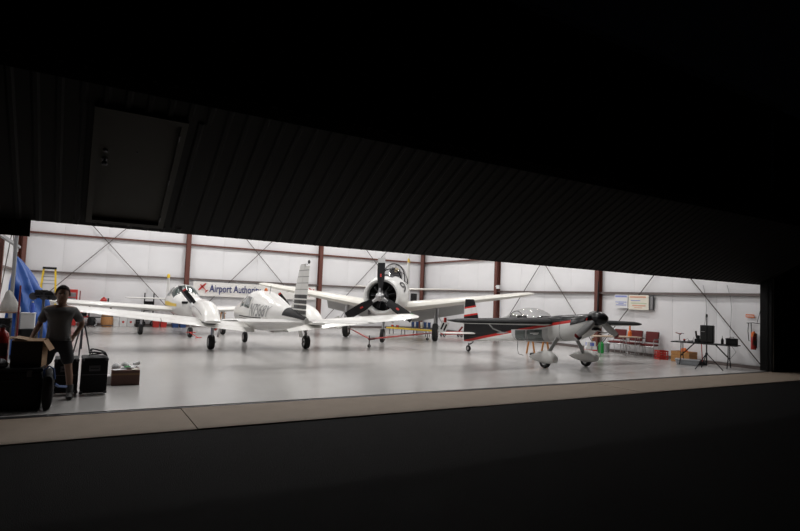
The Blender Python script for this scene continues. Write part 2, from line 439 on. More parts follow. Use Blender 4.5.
def foil(f0, f1, th, n=9):
    """closed airfoil outline between chord fractions, (fraction, half height) with thickness ratio th"""
    def yt(x): return 5*th*(0.2969*math.sqrt(max(x, 0))-0.126*x-0.3516*x*x+0.2843*x**3-0.1015*x**4)
    xs = [f0+(f1-f0)*(0.5-0.5*cos(pi*k/n)) for k in range(n+1)]
    up = [(x, yt(x)*1.15) for x in xs]; lo = [(x, -yt(x)*0.85) for x in reversed(xs)]
    if f0 == 0: lo = lo[:-1]
    return up+lo
def wing(secs, f0=0.0, f1=1.0, vertical=False, inc=0.0, droop=0.0):
    """secs: span position, leading edge x, chord, height, thickness ratio"""
    b = MB(); rings = []
    for y, xl, ch, z, th in secs:
        ring = []
        for f, h in foil(f0, f1, th):
            if vertical: ring.append((xl-f*ch, h*ch, z+y))
            else:
                px, pz = xl-f*ch, z+h*ch-inc*f*ch
                if droop:                                   # a lowered flap turns about its own hinge
                    hx, hz = xl-f0*ch, z-.02*ch-inc*f0*ch; dx, dz = px-hx, pz-hz
                    px, pz = hx+dx*cos(droop)+dz*sin(droop), hz+dx*sin(droop)+dz*cos(droop)
                ring.append((px, y, pz))
        rings.append(ring)
    return b.loft(rings, True)
def lerp_secs(secs, ys):
    out = []
    for y in ys:
        for a, b in zip(secs[:-1], secs[1:]):
            if min(a[0], b[0])-1e-6 <= y <= max(a[0], b[0])+1e-6:
                t = 0 if a[0] == b[0] else (y-a[0])/(b[0]-a[0]); out.append(tuple(p+(q-p)*t for p, q in zip(a, b))); break
    return out
def wheel(parent, c, r, wdt, hub=STEEL, name='wheel', axis=(0, 1, 0)):
    c = Vector(c); h = wdt/2
    o = MB().lathe([(r*.55, -h*.8), (r*.8, -h), (r*.94, -h*.8), (r, -h*.3), (r, h*.3), (r*.94, h*.8), (r*.8, h), (r*.55, h*.8)], c, axis, 20).build(name, RUBBER, parent)
    MB().lathe([(0.0, -h*.86), (r*.5, -h*.86), (r*.56, -h*.7), (r*.56, h*.7), (r*.5, h*.86), (0, h*.86)], c, axis, 16).build('hub', hub, o)
    return o
def blade_mesh(length, root_w, max_w, tip_w, pitch=0.5, r0=0.08, thick=0.03, square=False, frac=(0, 1)):
    """a propeller blade along +z, disc facing +x"""
    b = MB(); rings = []; n = 12
    for k in range(n+1):
        t = frac[0]+(frac[1]-frac[0])*k/n; z = r0+(length-r0)*t
        wd_ = root_w+(max_w-root_w)*min(1, t/.45) if t < .45 else max_w+(tip_w-max_w)*((t-.45)/.55)**(2 if not square else 1)
        if not square and t > .93: wd_ *= max(.35, 1-((t-.93)/.07)**2*.65)
        th = thick*(1-.75*t)+.006; a = pitch*(1-.6*t) if pitch > 0 else pitch
        rings.append([Vector((cos(a)*q*th/2*1+sin(a)*p*wd_/2, cos(a)*p*wd_/2-sin(a)*q*th/2, z)) for p, q in ((-1, 0), (-.5, .9), (.2, 1), (1, 0), (.2, -1), (-.5, -.9))])
    return b.loft(rings, True)

# ================================================================== twin-engined aeroplane, seen from behind
hd = math.atan2(.998, .06)
tw = thing('twin_propeller_airplane', 'white low-wing twin-engined aeroplane with black-banded fin, tail towards the open door', 'airplane', (5.08, 17.26, 0), hd)
tf = Fus([(3.05, 1.05, .03, .03, .03), (2.9, 1.05, .2, .17, .18), (2.4, 1.06, .42, .30, .36), (1.8, 1.08, .53, .38, .44), (1.25, 1.1, .57, .46, .48),
          (.75, 1.08, .585, .62, .48), (.25, 1.08, .59, .76, .48), (-.5, 1.08, .58, .75, .47), (-1.3, 1.09, .53, .60, .42), (-2.2, 1.11, .42, .41, .36),
          (-3.2, 1.13, .28, .30, .27), (-4.1, 1.13, .15, .18, .16), (-4.7, 1.12, .05, .07, .07)])
fo = tf.hull(mt=WHITE, parent=tw)
tf.patch(1.22, .52, 42, 138, 'windshield', WINDOW, tw, x0b=1.22)
for side in (0, 1):
    A = (lambda a: a) if side == 0 else (lambda a: 180-a)
    tf.patch(.62, .06, A(16), A(46), 'window', WINDOW, tw, nx=6, nt=6)
    wn = tf.patch(-.02, -.72, A(14), A(44), 'window', WINDOW, tw, nx=6, nt=6, x1b=-.52)
    for x in (.62, .02, -.74):
        MB().tube([tf.pt(x+.0*k, R(A(14+k*5)), .008) for k in range(7)], .012, 5).build('window_post', WHITE, tw)
    tf.patch(.6, -1.9, A(-6), A(-3), 'cheat_line', MBLACK, tw, off=.005, nt=2, nx=14)
    tf.patch(.6, -1.9, A(-12), A(-10), 'cheat_line', DSTEEL, tw, off=.005, nt=2, nx=14)
tf.text('N7568Y', .48, -.80, -1, 1, 'registration', mat('registration_grey', (.30, .30, .30), .5), tw, shear=.1)
tf.text('N7568Y', .48, -2.6, -1, -1, 'registration', MATS['registration_grey'], tw, shear=.1)
tf.patch(-3.35, -4.68, 12, 168, 'tail_cap', MBLACK, tw, nt=14)
# wings
for s in (1, -1):
    rows = [(.3, .85, 1.75, .70, .15), (.62, .80, 1.70, .72, .15), (5.1, .42, 1.05, 1.16, .12), (5.3, .36, .95, 1.18, .11), (5.42, .27, .76, 1.20, .09), (5.48, .12, .45, 1.205, .06)]
    sec = [(s*y, a, b, c, d) for y, a, b, c, d in rows]
    wo = wing(lerp_secs(sec, [s*y for y in (.3, .62, 1.5, 2.6, 3.9, 5.1)]), 0, .74, inc=.07).build('wing', WHITE, tw, ang=40)
    wing(lerp_secs(sec, [s*y for y in (.64, 1.6, 2.95)]), .748, 1, inc=.07).build('flap', WHITE, wo, ang=40)
    wing(lerp_secs(sec, [s*y for y in (2.97, 4.0, 5.08)]), .748, 1, inc=.07).build('aileron', WHITE, wo, ang=40)
    wing(sec[2:], 0, 1, inc=.07).build('wing_tip', WHITE, wo, ang=40)
    MB().lathe([(.0, -.05), (.03, -.03), (.035, 0), (.02, .04), (0, .05)], (.2, s*5.5, 1.21), (1, 0, 0), 10).build('navigation_lamp', RED if s > 0 else GREEN, wo)
    # engine nacelle
    nf = Fus([(1.98, 1.12, .15, .15, .15), (1.88, 1.12, .27, .26, .26), (1.6, 1.12, .32, .32, .31), (1.1, 1.11, .33, .35, .32), (.5, 1.08, .33, .35, .3), (-.1, 1.0, .30, .32, .22), (-.55, .92, .26, .20, .12), (-.86, .86, .22, .05, .03)], y=s*1.6)
    no = nf.hull(name='engine_nacelle', mt=WHITE, parent=tw)
    for q in (20, 160): MB().tube([nf.pt(1.5-1.9*k/10, R(q), .002) for k in range(11)], .006, 5).build('seam', DSTEEL, no)
    for q in (.19, -.19): MB().box((1.90, s*1.6+q, 1.14), (.06, .14, .10)).build('air_inlet', MBLACK, no)
    MB().tube([(1.2, s*1.6+.15, .82), (.9, s*1.6+.15, .70), (.7, s*1.6+.15, .69)], .035, 8).build('exhaust_pipe', DSTEEL, no)
    # propeller, parked on the slant
    hub = (2.03, s*1.6, 1.12)
    po = MB().lathe([(.15, -.05), (.15, .04), (.12, .15), (.06, .24), (0, .27)], hub, (1, 0, 0), 20).build('propeller', STEEL, tw)
    dirv = math.atan2(.64, .77)
    for k in range(2):
        for part, fr, mt in (('blade', (0, .87), MBLACK), ('blade_tip', (.87, .94), RED), ('blade_tip', (.94, 1), PLASTICW)):
            o = blade_mesh(.92, .09, .135, .10, .6, frac=fr).build(part, mt, po)
            o.location = hub; o.rotation_euler = (-dirv+pi*k, 0, 0)
    # main gear
    MB().tube([(0, s*1.47, .80), (0, s*1.47, .24)], .045, 10).tube([(.0, s*1.47, .24), (0, s*1.35, .22)], .03, 8).build('gear_leg', STEEL, tw)
    MB().tube([(.02, s*1.43, .55), (.28, s*1.43, .72)], .022, 8).tube([(-.07, s*1.47, .55), (-.15, s*1.47, .4), (-.06, s*1.47, .27)], .018, 6).build('drag_strut', STEEL, tw)
    MB().box((-.02, s*1.47-s*.0-.20*s, .55), (.36, .015, .36), rx=s*R(12)).build('gear_door', WHITE, tw)
    wheel(tw, (0, s*1.49, .22), .22, .19)
MB().tube([(2.4, 0, .8), (2.42, 0, .18)], .035, 10).tube([(2.3, 0, .75), (1.95, 0, .8)], .02, 6).build('nose_gear_leg', STEEL, tw)
MB().box((2.38, .14, .55), (.45, .012, .22), rx=R(15)).build('gear_door', WHITE, tw)
MB().box((2.38, -.14, .55), (.45, .012, .22), rx=R(-15)).build('gear_door', WHITE, tw)
wheel(tw, (2.42, 0, .185), .185, .15)
# tail
FINP = bpy.data.materials.new('fin_paint'); FINP.use_nodes = True
nt = FINP.node_tree; b = nt.nodes['Principled BSDF']; b.inputs['Specular IOR Level'].default_value = .25; b.inputs['Roughness'].default_value = .35
tc = nt.nodes.new('ShaderNodeTexCoord'); sx = nt.nodes.new('ShaderNodeSeparateXYZ'); nt.links.new(tc.outputs['Object'], sx.inputs[0])
def mnode(op, *ins):
    n = nt.nodes.new('ShaderNodeMath'); n.operation = op
    for i, v in enumerate(ins):
        if hasattr(v, 'links'): nt.links.new(v, n.inputs[i])
        else: n.inputs[i].default_value = v
    return n.outputs[0]
Z, Xc = sx.outputs['Z'], sx.outputs['X']
fz = mnode('FRACT', mnode('DIVIDE', Z, .157))
line = mnode('LESS_THAN', fz, .10)
low = mnode('LESS_THAN', Z, 1.76)
f2 = mnode('FRACT', mnode('DIVIDE', mnode('SUBTRACT', Z, 1.24), .13))
bar_ = mnode('GREATER_THAN', f2, .28)
inner = mnode('MULTIPLY', mnode('LESS_THAN', Xc, -3.68), mnode('GREATER_THAN', Xc, -4.62))
bars = mnode('MULTIPLY', mnode('MULTIPLY', low, bar_), inner)
dark = mnode('MAXIMUM', mnode('MULTIPLY', line, .72), mnode('MULTIPLY', bars, .985))
mx = nt.nodes.new('ShaderNodeMix'); mx.data_type = 'RGBA'; mx.inputs['A'].default_value = (.80, .79, .76, 1); mx.inputs['B'].default_value = (.009, .009, .010, 1)
nt.links.new(dark, mx.inputs['Factor']); nt.links.new(mx.outputs['Result'], b.inputs['Base Color'])
fin = [(0, -3.10, 1.50, 1.18, .06), (.35, -3.42, 1.20, 1.18, .06), (1.28, -3.92, .82, 1.18, .055), (1.36, -4.02, .72, 1.18, .04)]
wing(lerp_secs(fin, (0, .2, .35, .8, 1.2, 1.28, 1.34)), 0, .56, True).build('fin', FINP, tw, ang=40)
wing(lerp_secs(fin, (.0, .35, .8, 1.2, 1.28)), .575, 1, True).build('rudder', FINP, tw, ang=40)
MB().lathe([(.02, 0), (.03, .02), (.03, .05), (.02, .08), (0, .09)], (-4.66, 0, 2.52), n=12).build('beacon', DSTEEL, tw)
MB().tube([(-4.5, 0, 2.5), (-4.75, 0, 2.56)], .006, 5).build('antenna', DSTEEL, tw)
for s in (1, -1):
    ss = [(s*.06, -3.92, .92, 1.10, .10), (s*1.65, -4.05, .72, 1.10, .09), (s*1.85, -4.12, .58, 1.10, .07), (s*1.92, -4.25, .34, 1.10, .05)]
    so = wing(lerp_secs(ss, [s*y for y in (.06, .8, 1.65, 1.85, 1.92)]), 0, .74).build('stabilizer', WHITE, tw, ang=40)
    wing(lerp_secs(ss, [s*y for y in (.12, .8, 1.62)]), .755, 1).build('trim_tab', WHITE, so, ang=40)
MB().tube([(-.9, 0, 1.74), (-1.0, 0, 2.0)], .008, 5).build('antenna', DSTEEL, tw)
MB().lathe([(.05, 0), (.055, .04), (.03, .09), (0, .1)], (-.4, 0, 1.825), n=12).build('roof_beacon', ORANGE, tw)

# ================================================================== single-engined low-wing plane by the back wall, nose to the door
fp = thing('single_engine_airplane', 'white low-wing single-engined aeroplane with yellow side stripe, parked nose out by the back wall', 'airplane', (3.72, 23.25, 0), math.atan2(-1, .02))
ff = Fus([(1.75, 1.2, .2, .18, .2), (1.66, 1.2, .42, .27, .36), (1.3, 1.2, .50, .33, .45), (.8, 1.2, .55, .38, .48), (.45, 1.2, .57, .44, .48), (-.05, 1.2, .58, .74, .48), (-.6, 1.2, .57, .78, .47),
          (-1.3, 1.2, .53, .68, .44), (-2.1, 1.22, .42, .44, .38), (-3.2, 1.26, .26, .26, .26), (-4.3, 1.3, .12, .14, .13), (-4.8, 1.31, .04, .06, .06)])
ff.hull(mt=WHITE, parent=fp)
ff.patch(.42, -.12, 30, 150, 'windshield', WINDOW, fp, x0b=.42)
MB().tube([ff.pt(.42-.54*k/8, R(90), .01) for k in range(9)], .016, 6).build('windshield_post', WHITE, fp)
for side in (0, 1):
    A = (lambda a: a) if side == 0 else (lambda a: 180-a)
    ff.patch(-.18, -.78, A(20), A(54), 'window', WINDOW, fp); ff.patch(-.88, -1.45, A(20), A(50), 'window', WINDOW, fp)
    ff.patch(1.2, -3.8, A(-6), A(5), 'side_stripe', YELLOW, fp, nt=3, nx=16, off=.005)
    MB().box((1.695, (.27 if side else -.27), 1.30), (.08, .28, .09)).build('air_inlet', MBLACK, fp)
    s = 1 if side == 0 else -1
    rows = [(.3, .45, 1.62, .98, .14), (.6, .42, 1.6, .985, .14), (4.3, .40, 1.55, 1.17, .13), (4.62, .30, 1.3, 1.19, .11), (4.75, .1, .9, 1.20, .07)]
    sec = [(s*y, a, b, c, d) for y, a, b, c, d in rows]
    wo = wing(lerp_secs(sec, [s*y for y in (.3, .6, 2.4, 4.3)]), 0, .74).build('wing', WHITE, fp, ang=40)
    wing(lerp_secs(sec, [s*y for y in (.62, 2.5)]), .75, 1).build('flap', WHITE, wo, ang=40)
    wing(lerp_secs(sec, [s*y for y in (2.52, 4.28)]), .75, 1).build('aileron', WHITE, wo, ang=40)
    wing(sec[2:], 0, 1).build('wing_tip', WHITE, wo, ang=40)
    MB().tube([(0, s*1.52, .95), (0, s*1.55, .2)], .04, 8).build('gear_leg', STEEL, fp)
    wheel(fp, (0, s*1.55, .2), .2, .16)
    ss = [(s*.05, -3.95, .85, 1.33, .09), (s*1.6, -4.0, .72, 1.33, .09), (s*1.75, -4.1, .5, 1.33, .06)]
    so = wing(ss, 0, .7).build('stabilizer', WHITE, fp, ang=40); wing(ss[:2], .715, 1).build('trim_tab', WHITE, so, ang=40)
fin = [(0, -3.4, 1.35, 1.3, .08), (.25, -3.75, 1.0, 1.3, .08), (1.0, -4.1, .65, 1.3, .07)]
wing(fin, 0, .6, True).build('fin', WHITE, fp, ang=40); wing(fin, .615, 1, True).build('rudder', WHITE, fp, ang=40)
MB().lathe([(.05, 0), (.07, .05), (.07, .14), (.04, .19), (0, .2)], (-4.4, 0, 2.29), n=12).build('beacon', YELLOW, fp)
hub = (1.8, 0, 1.18)
po = MB().lathe([(.16, -.05), (.16, .04), (.13, .14), (.06, .24), (0, .27)], hub, (1, 0, 0), 20).build('propeller', PLASTICW, fp)
for k in range(2):
    o = blade_mesh(.94, .09, .14, .10, .6).build('blade', DSTEEL, po); o.location = hub; o.rotation_euler = (R(38)+pi*k, 0, 0)
MB().tube([(1.3, 0, .8), (1.38, 0, .18)], .035, 10).build('nose_gear_leg', STEEL, fp)
wheel(fp, (1.38, 0, .19), .19, .15)
# red tow bar on its nose wheel
tb = thing('hand_tow_bar', 'small red hand tow bar hooked to the nose wheel of the yellow-striped aeroplane', 'tow bar', (3.75, 21.55, 0))
MB().tube([(-.16, .12, .20), (-.10, -.12, .22), (.18, -.38, .04)], .016, 6).build('handle', RED, tb)
MB().tube([(.16, .12, .20), (.10, -.12, .22), (-.1, -.12, .22)], .016, 6).build('fork', RED, tb)
MB().tube([(.06, -.44, .04), (.30, -.32, .04)], .016, 6).build('grip', RED, tb)

# ================================================================== radial-engined trainer
tr = thing('radial_engine_trainer_airplane', 'white radial-engined trainer aeroplane with big black three-bladed propeller and number 9', 'airplane', (11.82, 20.89, 0), math.atan2(-.789, -.614))
rf = Fus([(2.72, 1.83, .66, .66, .66, 2.0), (2.6, 1.83, .73, .73, .73, 2.0), (2.2, 1.83, .79, .79, .79, 2.0), (1.6, 1.85, .87, .86, .84, 2.1), (1.0, 1.88, .86, .84, .86), (.4, 1.87, .66, .80, .84), (-.6, 1.88, .62, .80, .76),
          (-1.8, 1.92, .56, .74, .62), (-2.8, 1.98, .46, .60, .50), (-4.0, 2.06, .32, .42, .38), (-5.4, 2.14, .18, .26, .22), (-6.4, 2.2, .07, .12, .10)])
TGREY = mat('trainer_white', (.70, .70, .68), .33, coat=.3, var=.03)
# hull: open at the cowling lip
xs = []
for a, b_ in zip(rf.rows[:-1], rf.rows[1:]): xs += [a[0]+(b_[0]-a[0])*k/3 for k in range(3)]
xs.append(rf.rows[-1][0]); n = 36
hull = MB(); hull.loft([[rf.pt(x, 2*pi*k/n) for k in range(n)] for x in xs], False)
hull.add([rf.pt(xs[-1], 2*pi*k/n) for k in range(n)], [tuple(range(n))])
inner_ring = [[Vector((x, r*cos(2*pi*k/n), 1.83+r*sin(2*pi*k/n))) for k in range(n)] for x, r in ((2.72, .66), (2.70, .60), (2.60, .575), (2.2, .575))]
hull.loft(inner_ring, False)
hull.build('fuselage', TGREY, tr, ang=50)
eng = MB().lathe([(.0, 0), (.575, 0), (.575, .02), (0, .02)], (2.18, 0, 1.83), (1, 0, 0), 32).build('engine', MBLACK, tr)
for k in range(9):
    a = 2*pi*k/9+.17
    c = MB()
    for j in range(6): c.lathe([(.0, 0), (.085, 0), (.085, .015), (0, .015)], (2.33, cos(a)*(.24+.045*j), 1.83+sin(a)*(.24+.045*j)), (0, cos(a), sin(a)), 10)
    c.lathe([(.06, 0), (.06, .32), (.0, .32)], (2.33, cos(a)*.2, 1.83+sin(a)*.2), (0, cos(a), sin(a)), 8)
    c.build('cylinder_head', MBLACK, eng)
    MB().tube([(2.44, cos(a+.12)*.2, 1.83+sin(a+.12)*.2), (2.47, cos(a+.12)*.48, 1.83+sin(a+.12)*.48)], .012, 6).build('push_rod', DSTEEL, eng)
MB().lathe([(.26, 0), (.25, .12), (.2, .2), (.12, .25), (.1, .42), (0, .42)], (2.3, 0, 1.83), (1, 0, 0), 24).build('gear_case', DSTEEL, eng)
HUBX = 2.95; HZ = 1.80
po = MB().lathe([(.10, -.2), (.11, -.05), (.17, 0), (.17, .10), (.10, .14), (.085, .24), (.03, .28), (0, .28)], (HUBX, 0, HZ), (1, 0, 0), 20).build('propeller', STEEL, tr)
for k in range(6): MB().lathe([(.03, 0), (.03, .04), (0, .04)], (HUBX+.09, cos(k*pi/3)*.12, HZ+sin(k*pi/3)*.12), (1, 0, 0), 8).build('bolt', STEEL, po)
for k, ang in enumerate((0, R(122), R(-122))):
    sq = blade_mesh(1.5, .17, .38, .32, .75, r0=.12, thick=.07, square=True, frac=(0, .86)).build('blade', MBLACK, po)
    tp = blade_mesh(1.5, .17, .38, .32, .75, r0=.12, thick=.07, square=True, frac=(.86, 1)).build('blade_tip', LGREY if k == 0 else MBLACK, po)
    lg = MB().box((.03, .0, .82), (.012, .07, .12), rz=-.42).build('blade_emblem', RED, po)
    cuff = MB().lathe([(.075, .1), (.085, .2), (.06, .34), (0, .34)], n=10).build('blade_cuff', STEEL, po)
    for o in (sq, tp, lg, cuff): o.location = (HUBX+.03, 0, HZ); o.rotation_euler = (ang, 0, 0)
rf.text('9', .62, 2.2, 14, 1, 'number_nine', BLACK, tr, wide=2.3, off=.014, bold=.012); rf.text('9', .62, 1.3, 14, -1, 'number_nine', BLACK, tr, wide=2.3, off=.014, bold=.012)
# exhaust / dark panel behind the cowl, cowl flaps
for side in (0, 1):
    A = (lambda a: a) if side == 0 else (lambda a: 180-a)
    rf.patch(.92, .55, A(-28), A(12), 'exhaust_shield', STEEL, tr, nt=6)
    rf.patch(1.02, .98, A(-60), A(70), 'cowl_gap', MBLACK, tr, nt=14, nx=2)
rf.patch(2.1, .5, 68, 112, 'glare_panel', MBLACK, tr, nt=6)
# canopy
can = []
for x, hw, top in ((.75, .30, 2.66), (.45, .40, 3.02), (.1, .44, 3.22), (-.4, .45, 3.30), (-1.0, .45, 3.32), (-1.6, .43, 3.24), (-2.2, .38, 3.02), (-2.75, .26, 2.66)):
    base = rf.at(x); zb = base[1]+base[3]*.80
    can.append([Vector((x, hw*1.12*cos(pi*k/14), zb+(top-zb)*sin(pi*k/14)**.8)) for k in range(15)])
co = MB().loft(can, False, closed=False).build('canopy', GLASS, tr, ang=60)
for i, rg in enumerate(can[:-1]):
    if i not in (1, 3, 6): continue
    MB().tube(rg, .026, 6).build('canopy_frame', MBLACK, co)
for k in (0, 14): MB().tube([rg[k] for rg in can], .024, 6).build('canopy_rail', MBLACK, co)
for x in (-.45, -1.75):
    MB().box((x, 0, 2.72), (.14, .42, .62), ry=R(-8)).box((x-.03, 0, 3.06), (.10, .22, .16)).build('seat', MBLACK, co, bevel=.03)
MB().box((.35, 0, 2.68), (.25, .6, .22)).build('instrument_panel', MBLACK, co, bevel=.03)
MB().lathe([(.0, -.1), (.09, -.06), (.1, .02), (.06, .09), (0, .11)], (-.42, .12, 3.02), n=12).build('headrest', mat('tan_leather', (.55, .45, .28), .6), co)
for s in (1, -1):
    rows = [(.35, .95, 2.95, 1.36, .16), (.7, .9, 2.85, 1.40, .16), (5.5, .35, 1.62, 2.10, .13), (5.85, .24, 1.40, 2.15, .12), (6.05, .05, 1.05, 2.18, .09), (6.12, -.2, .6, 2.19, .05)]
    sec = [(s*y, a, b, c, d) for y, a, b, c, d in rows]
    wo = wing(lerp_secs(sec, [s*y for y in (.35, .7, 2.0, 3.6, 5.5)]), 0, .71).build('wing', CREAM, tr, ang=40)
    wing(lerp_secs(sec, [s*y for y in (.75, 2.0, 3.15)]), .72, 1, droop=R(58)).build('flap', LGREY, wo, ang=40)
    wing(lerp_secs(sec, [s*y for y in (3.17, 5.48)]), .72, 1).build('aileron', CREAM, wo, ang=40)
    wing(sec[2:], 0, 1).build('wing_tip', CREAM, wo, ang=40)
    MB().tube([(.32, s*4.5, 1.90), (.62, s*4.5, 1.86), (.72, s*4.5, 1.86)], .014, 6).build('pitot_tube', STEEL, wo)
    y = s*1.97
    MB().tube([(-.1, y, 1.4), (-.02, y, .75)], .10, 12).tube([(-.02, y, .8), (0, y, .38)], .045, 10).tube([(0, y, .38), (0, y-s*.16, .38)], .035, 8).build('gear_leg', STEEL, tr)
    MB().tube([(-.02, y, .7), (-.25, y, 1.25)], .03, 8).tube([(.08, y, .75), (.17, y, .58), (.06, y, .42)], .022, 6).build('drag_strut', DSTEEL, tr)
    wheel(tr, (0, y-s*.02, .385), .385, .24)
    gd = MB().box((0, 0, 0), (.03, .34, .52)).build('gear_door', TGREY, tr, bevel=.008); gd.location = (.10, y+s*.34, .62); gd.rotation_euler = (s*R(-24), 0, s*R(20))
    for q in (-.07, .07): MB().box((.018, q, .02), (.008, .07, .30)).build('gear_door_slot', MBLACK, gd)
    MB().tube([(.02, y, .62), (.09, y+s*.24, .66)], .016, 6).tube([(.0, y+s*.03, 1.2), (.02, y+s*.26, .80)], .016, 6).build('door_link', STEEL, tr)
    ss = [(s*.08, -5.0, 1.25, 2.28, .09), (s*2.6, -5.25, .85, 2.36, .08), (s*2.85, -5.38, .6, 2.37, .06)]
    so = wing(ss, 0, .66).build('stabilizer', CREAM, tr, ang=40); wing(ss[:2], .68, 1).build('elevator', CREAM, so, ang=40)
    MB().tube([(2.2, s*.55, 1.24), (1.9, s*.62, 1.12), (1.5, s*.64, 1.1)], .05, 8).build('exhaust_stack', DSTEEL, tr)
MB().tube([(1.75, 0, 1.2), (1.92, 0, .75), (2.0, 0, .30)], .055, 10).tube([(1.8, 0, .9), (1.45, 0, 1.15)], .03, 8).build('nose_gear_leg', STEEL, tr)
MB().tube([(2.0, .09, .55), (2.02, .10, .26)], .025, 6).tube([(2.0, -.09, .55), (2.02, -.10, .26)], .025, 6).build('nose_fork', TGREY, tr)
wheel(tr, (2.05, 0, .27), .27, .16)
MB().box((1.62, .28, .95), (.5, .02, .4), rx=R(18)).build('gear_door', TGREY, tr); MB().box((1.62, -.28, .95), (.5, .02, .4), rx=R(-18)).build('gear_door', TGREY, tr)
TAILP = banded('trainer_fin_paint', [(0, (.70, .70, .67)), (3.72, (.75, .50, .03)), (3.93, (.70, .70, .67))])
fin = [(0, -4.6, 1.9, 2.3, .08), (.5, -5.05, 1.5, 2.3, .08), (1.6, -5.5, 1.05, 2.3, .07), (1.82, -5.65, .75, 2.3, .05)]
wing(lerp_secs(fin, (0, .5, 1.0, 1.6, 1.82)), 0, .58, True).build('fin', TAILP, tr, ang=40); wing(lerp_secs(fin, (0, .5, 1.0, 1.6)), .6, 1, True).build('rudder', TAILP, tr, ang=40)

# ================================================================== aerobatic plane, black over white with a red line
ex = thing('aerobatic_airplane', 'black and white aerobatic aeroplane with red pinstripe, bubble canopy and spatted wheels', 'airplane', (12.13, 11.2, 0), math.atan2(-1, .02))
def tb_rows(*rs): return [(x, (t*.45+b_*.55)-.09, hw, t-(t*.45+b_*.55), (t*.45+b_*.55)-b_, 3.4 if -3.5 < x < .2 else 2.5) for x, t, b_, hw in rs]
xf = Fus(tb_rows((1.02, 1.63, 1.30, .20), (.95, 1.64, 1.20, .32), (.7, 1.63, 1.02, .41), (.35, 1.60, .88, .46), (-.05, 1.57, .82, .47), (-.5, 1.50, .76, .46), (-1.2, 1.42, .71, .44), (-2.0, 1.36, .66, .38), (-3.0, 1.30, .57, .28), (-4.0, 1.25, .48, .15), (-4.65, 1.22, .43, .05)))
cW, cR, cK = (.80, .80, .78), (.52, .03, .025), (.010, .010, .011)
XP = banded('aerobatic_paint', [(-.9, cW), (1.185, cR), (1.255, cK)], slope=.19)
xf.hull(mt=XP, parent=ex, n=40)
for side in (0, 1):
    A = (lambda a: a) if side == 0 else (lambda a: 180-a)
    xf.patch(-.28, -1.85, A(1.5), A(-68), 'side_panel', LGREY, ex, off=.004, nt=8, nx=10, x1b=-1.7)
    for xa, xb, nm in ((-.5, -1.12, 'belly_window'), (-1.2, -1.66, 'belly_window')):
        wo = xf.patch(xa, xb, A(.6), A(-52), nm, WINDOW, ex, off=.008, nt=6, nx=6)
    MB().tube([xf.pt(-1.16, R(A(.6-6*k)), .01) for k in range(9)], .016, 5).build('window_post', STEEL, ex)
    MB().tube([xf.pt(.15, R(A(50-12*k)), .001) for k in range(12)], .005, 4).build('cowl_seam', DSTEEL, ex)
xf.text('N.EXT', .13, -1.02, -37, -1, 'window_lettering', PLASTICW, ex, off=.011) if False else None
for k, (a, b_) in enumerate(((-.62, -.98), (-.66, -.86))):
    xf.patch(a, b_, 180+3+k*4, 180+5.5+k*4, 'window_marking', PLASTICW, ex, off=.012, nt=2, nx=4)
xf.patch(1.02, .50, 7, 173, 'nose_band', BLACK, ex, off=.006, nt=18, nx=10)
MB().box((1.0, 0, 1.15), (.10, .22, .07)).build('air_inlet', MBLACK, ex)
MB().lathe([(.0, 0), (.075, 0), (.075, .12), (.06, .12), (.06, .02)], (.62, -.28, .95), (1, -.3, -.5), 14).build('exhaust_pipe', DSTEEL, ex)
# canopy
can = []
for k in range(13):
    t = k/12; x = -.62-2.15*t; env = sin(pi*min(1, t*1.02+.02))**.62 if t < .98 else .06
    zb = xf.at(x)[1]+xf.at(x)[3]*.70
    hh = .40*env*(1.08-.35*t)+.02; hw = .36*(env**.7)*(1-.25*t)+.02
    can.append([Vector((x, hw*cos(pi*j/16), zb+hh*1.15*sin(pi*j/16)**.75)) for j in range(17)])
co = MB().loft(can, False, closed=False).build('canopy', GLASS, ex, ang=60)
for i in (0, 8): MB().tube(can[i], .012, 6).build('canopy_frame', MBLACK, co)
for j in (0, 16): MB().tube([rg[j] for rg in can], .016, 6).build('canopy_rail', MBLACK, co)
MB().box((-1.75, 0, 1.22), (.10, .36, .36), ry=R(-25)).build('seat', MBLACK, co, bevel=.03)
MB().prism([(-.62, 1.26), (-.8, 1.42), (-.95, 1.38), (-1.0, 1.26)], -.22, .22).build('instrument_panel', MBLACK, co, bevel=.02)
MB().prism([(-2.1, 1.22), (-2.13, 1.42), (-2.45, 1.33), (-2.75, 1.2)], -.19, .19).build('turtle_deck', LGREY, ex, bevel=.05)
XW = banded('aerobatic_wing_paint', [(-.9, (.62, .62, .61)), (1.195, cK)], rough=.5)
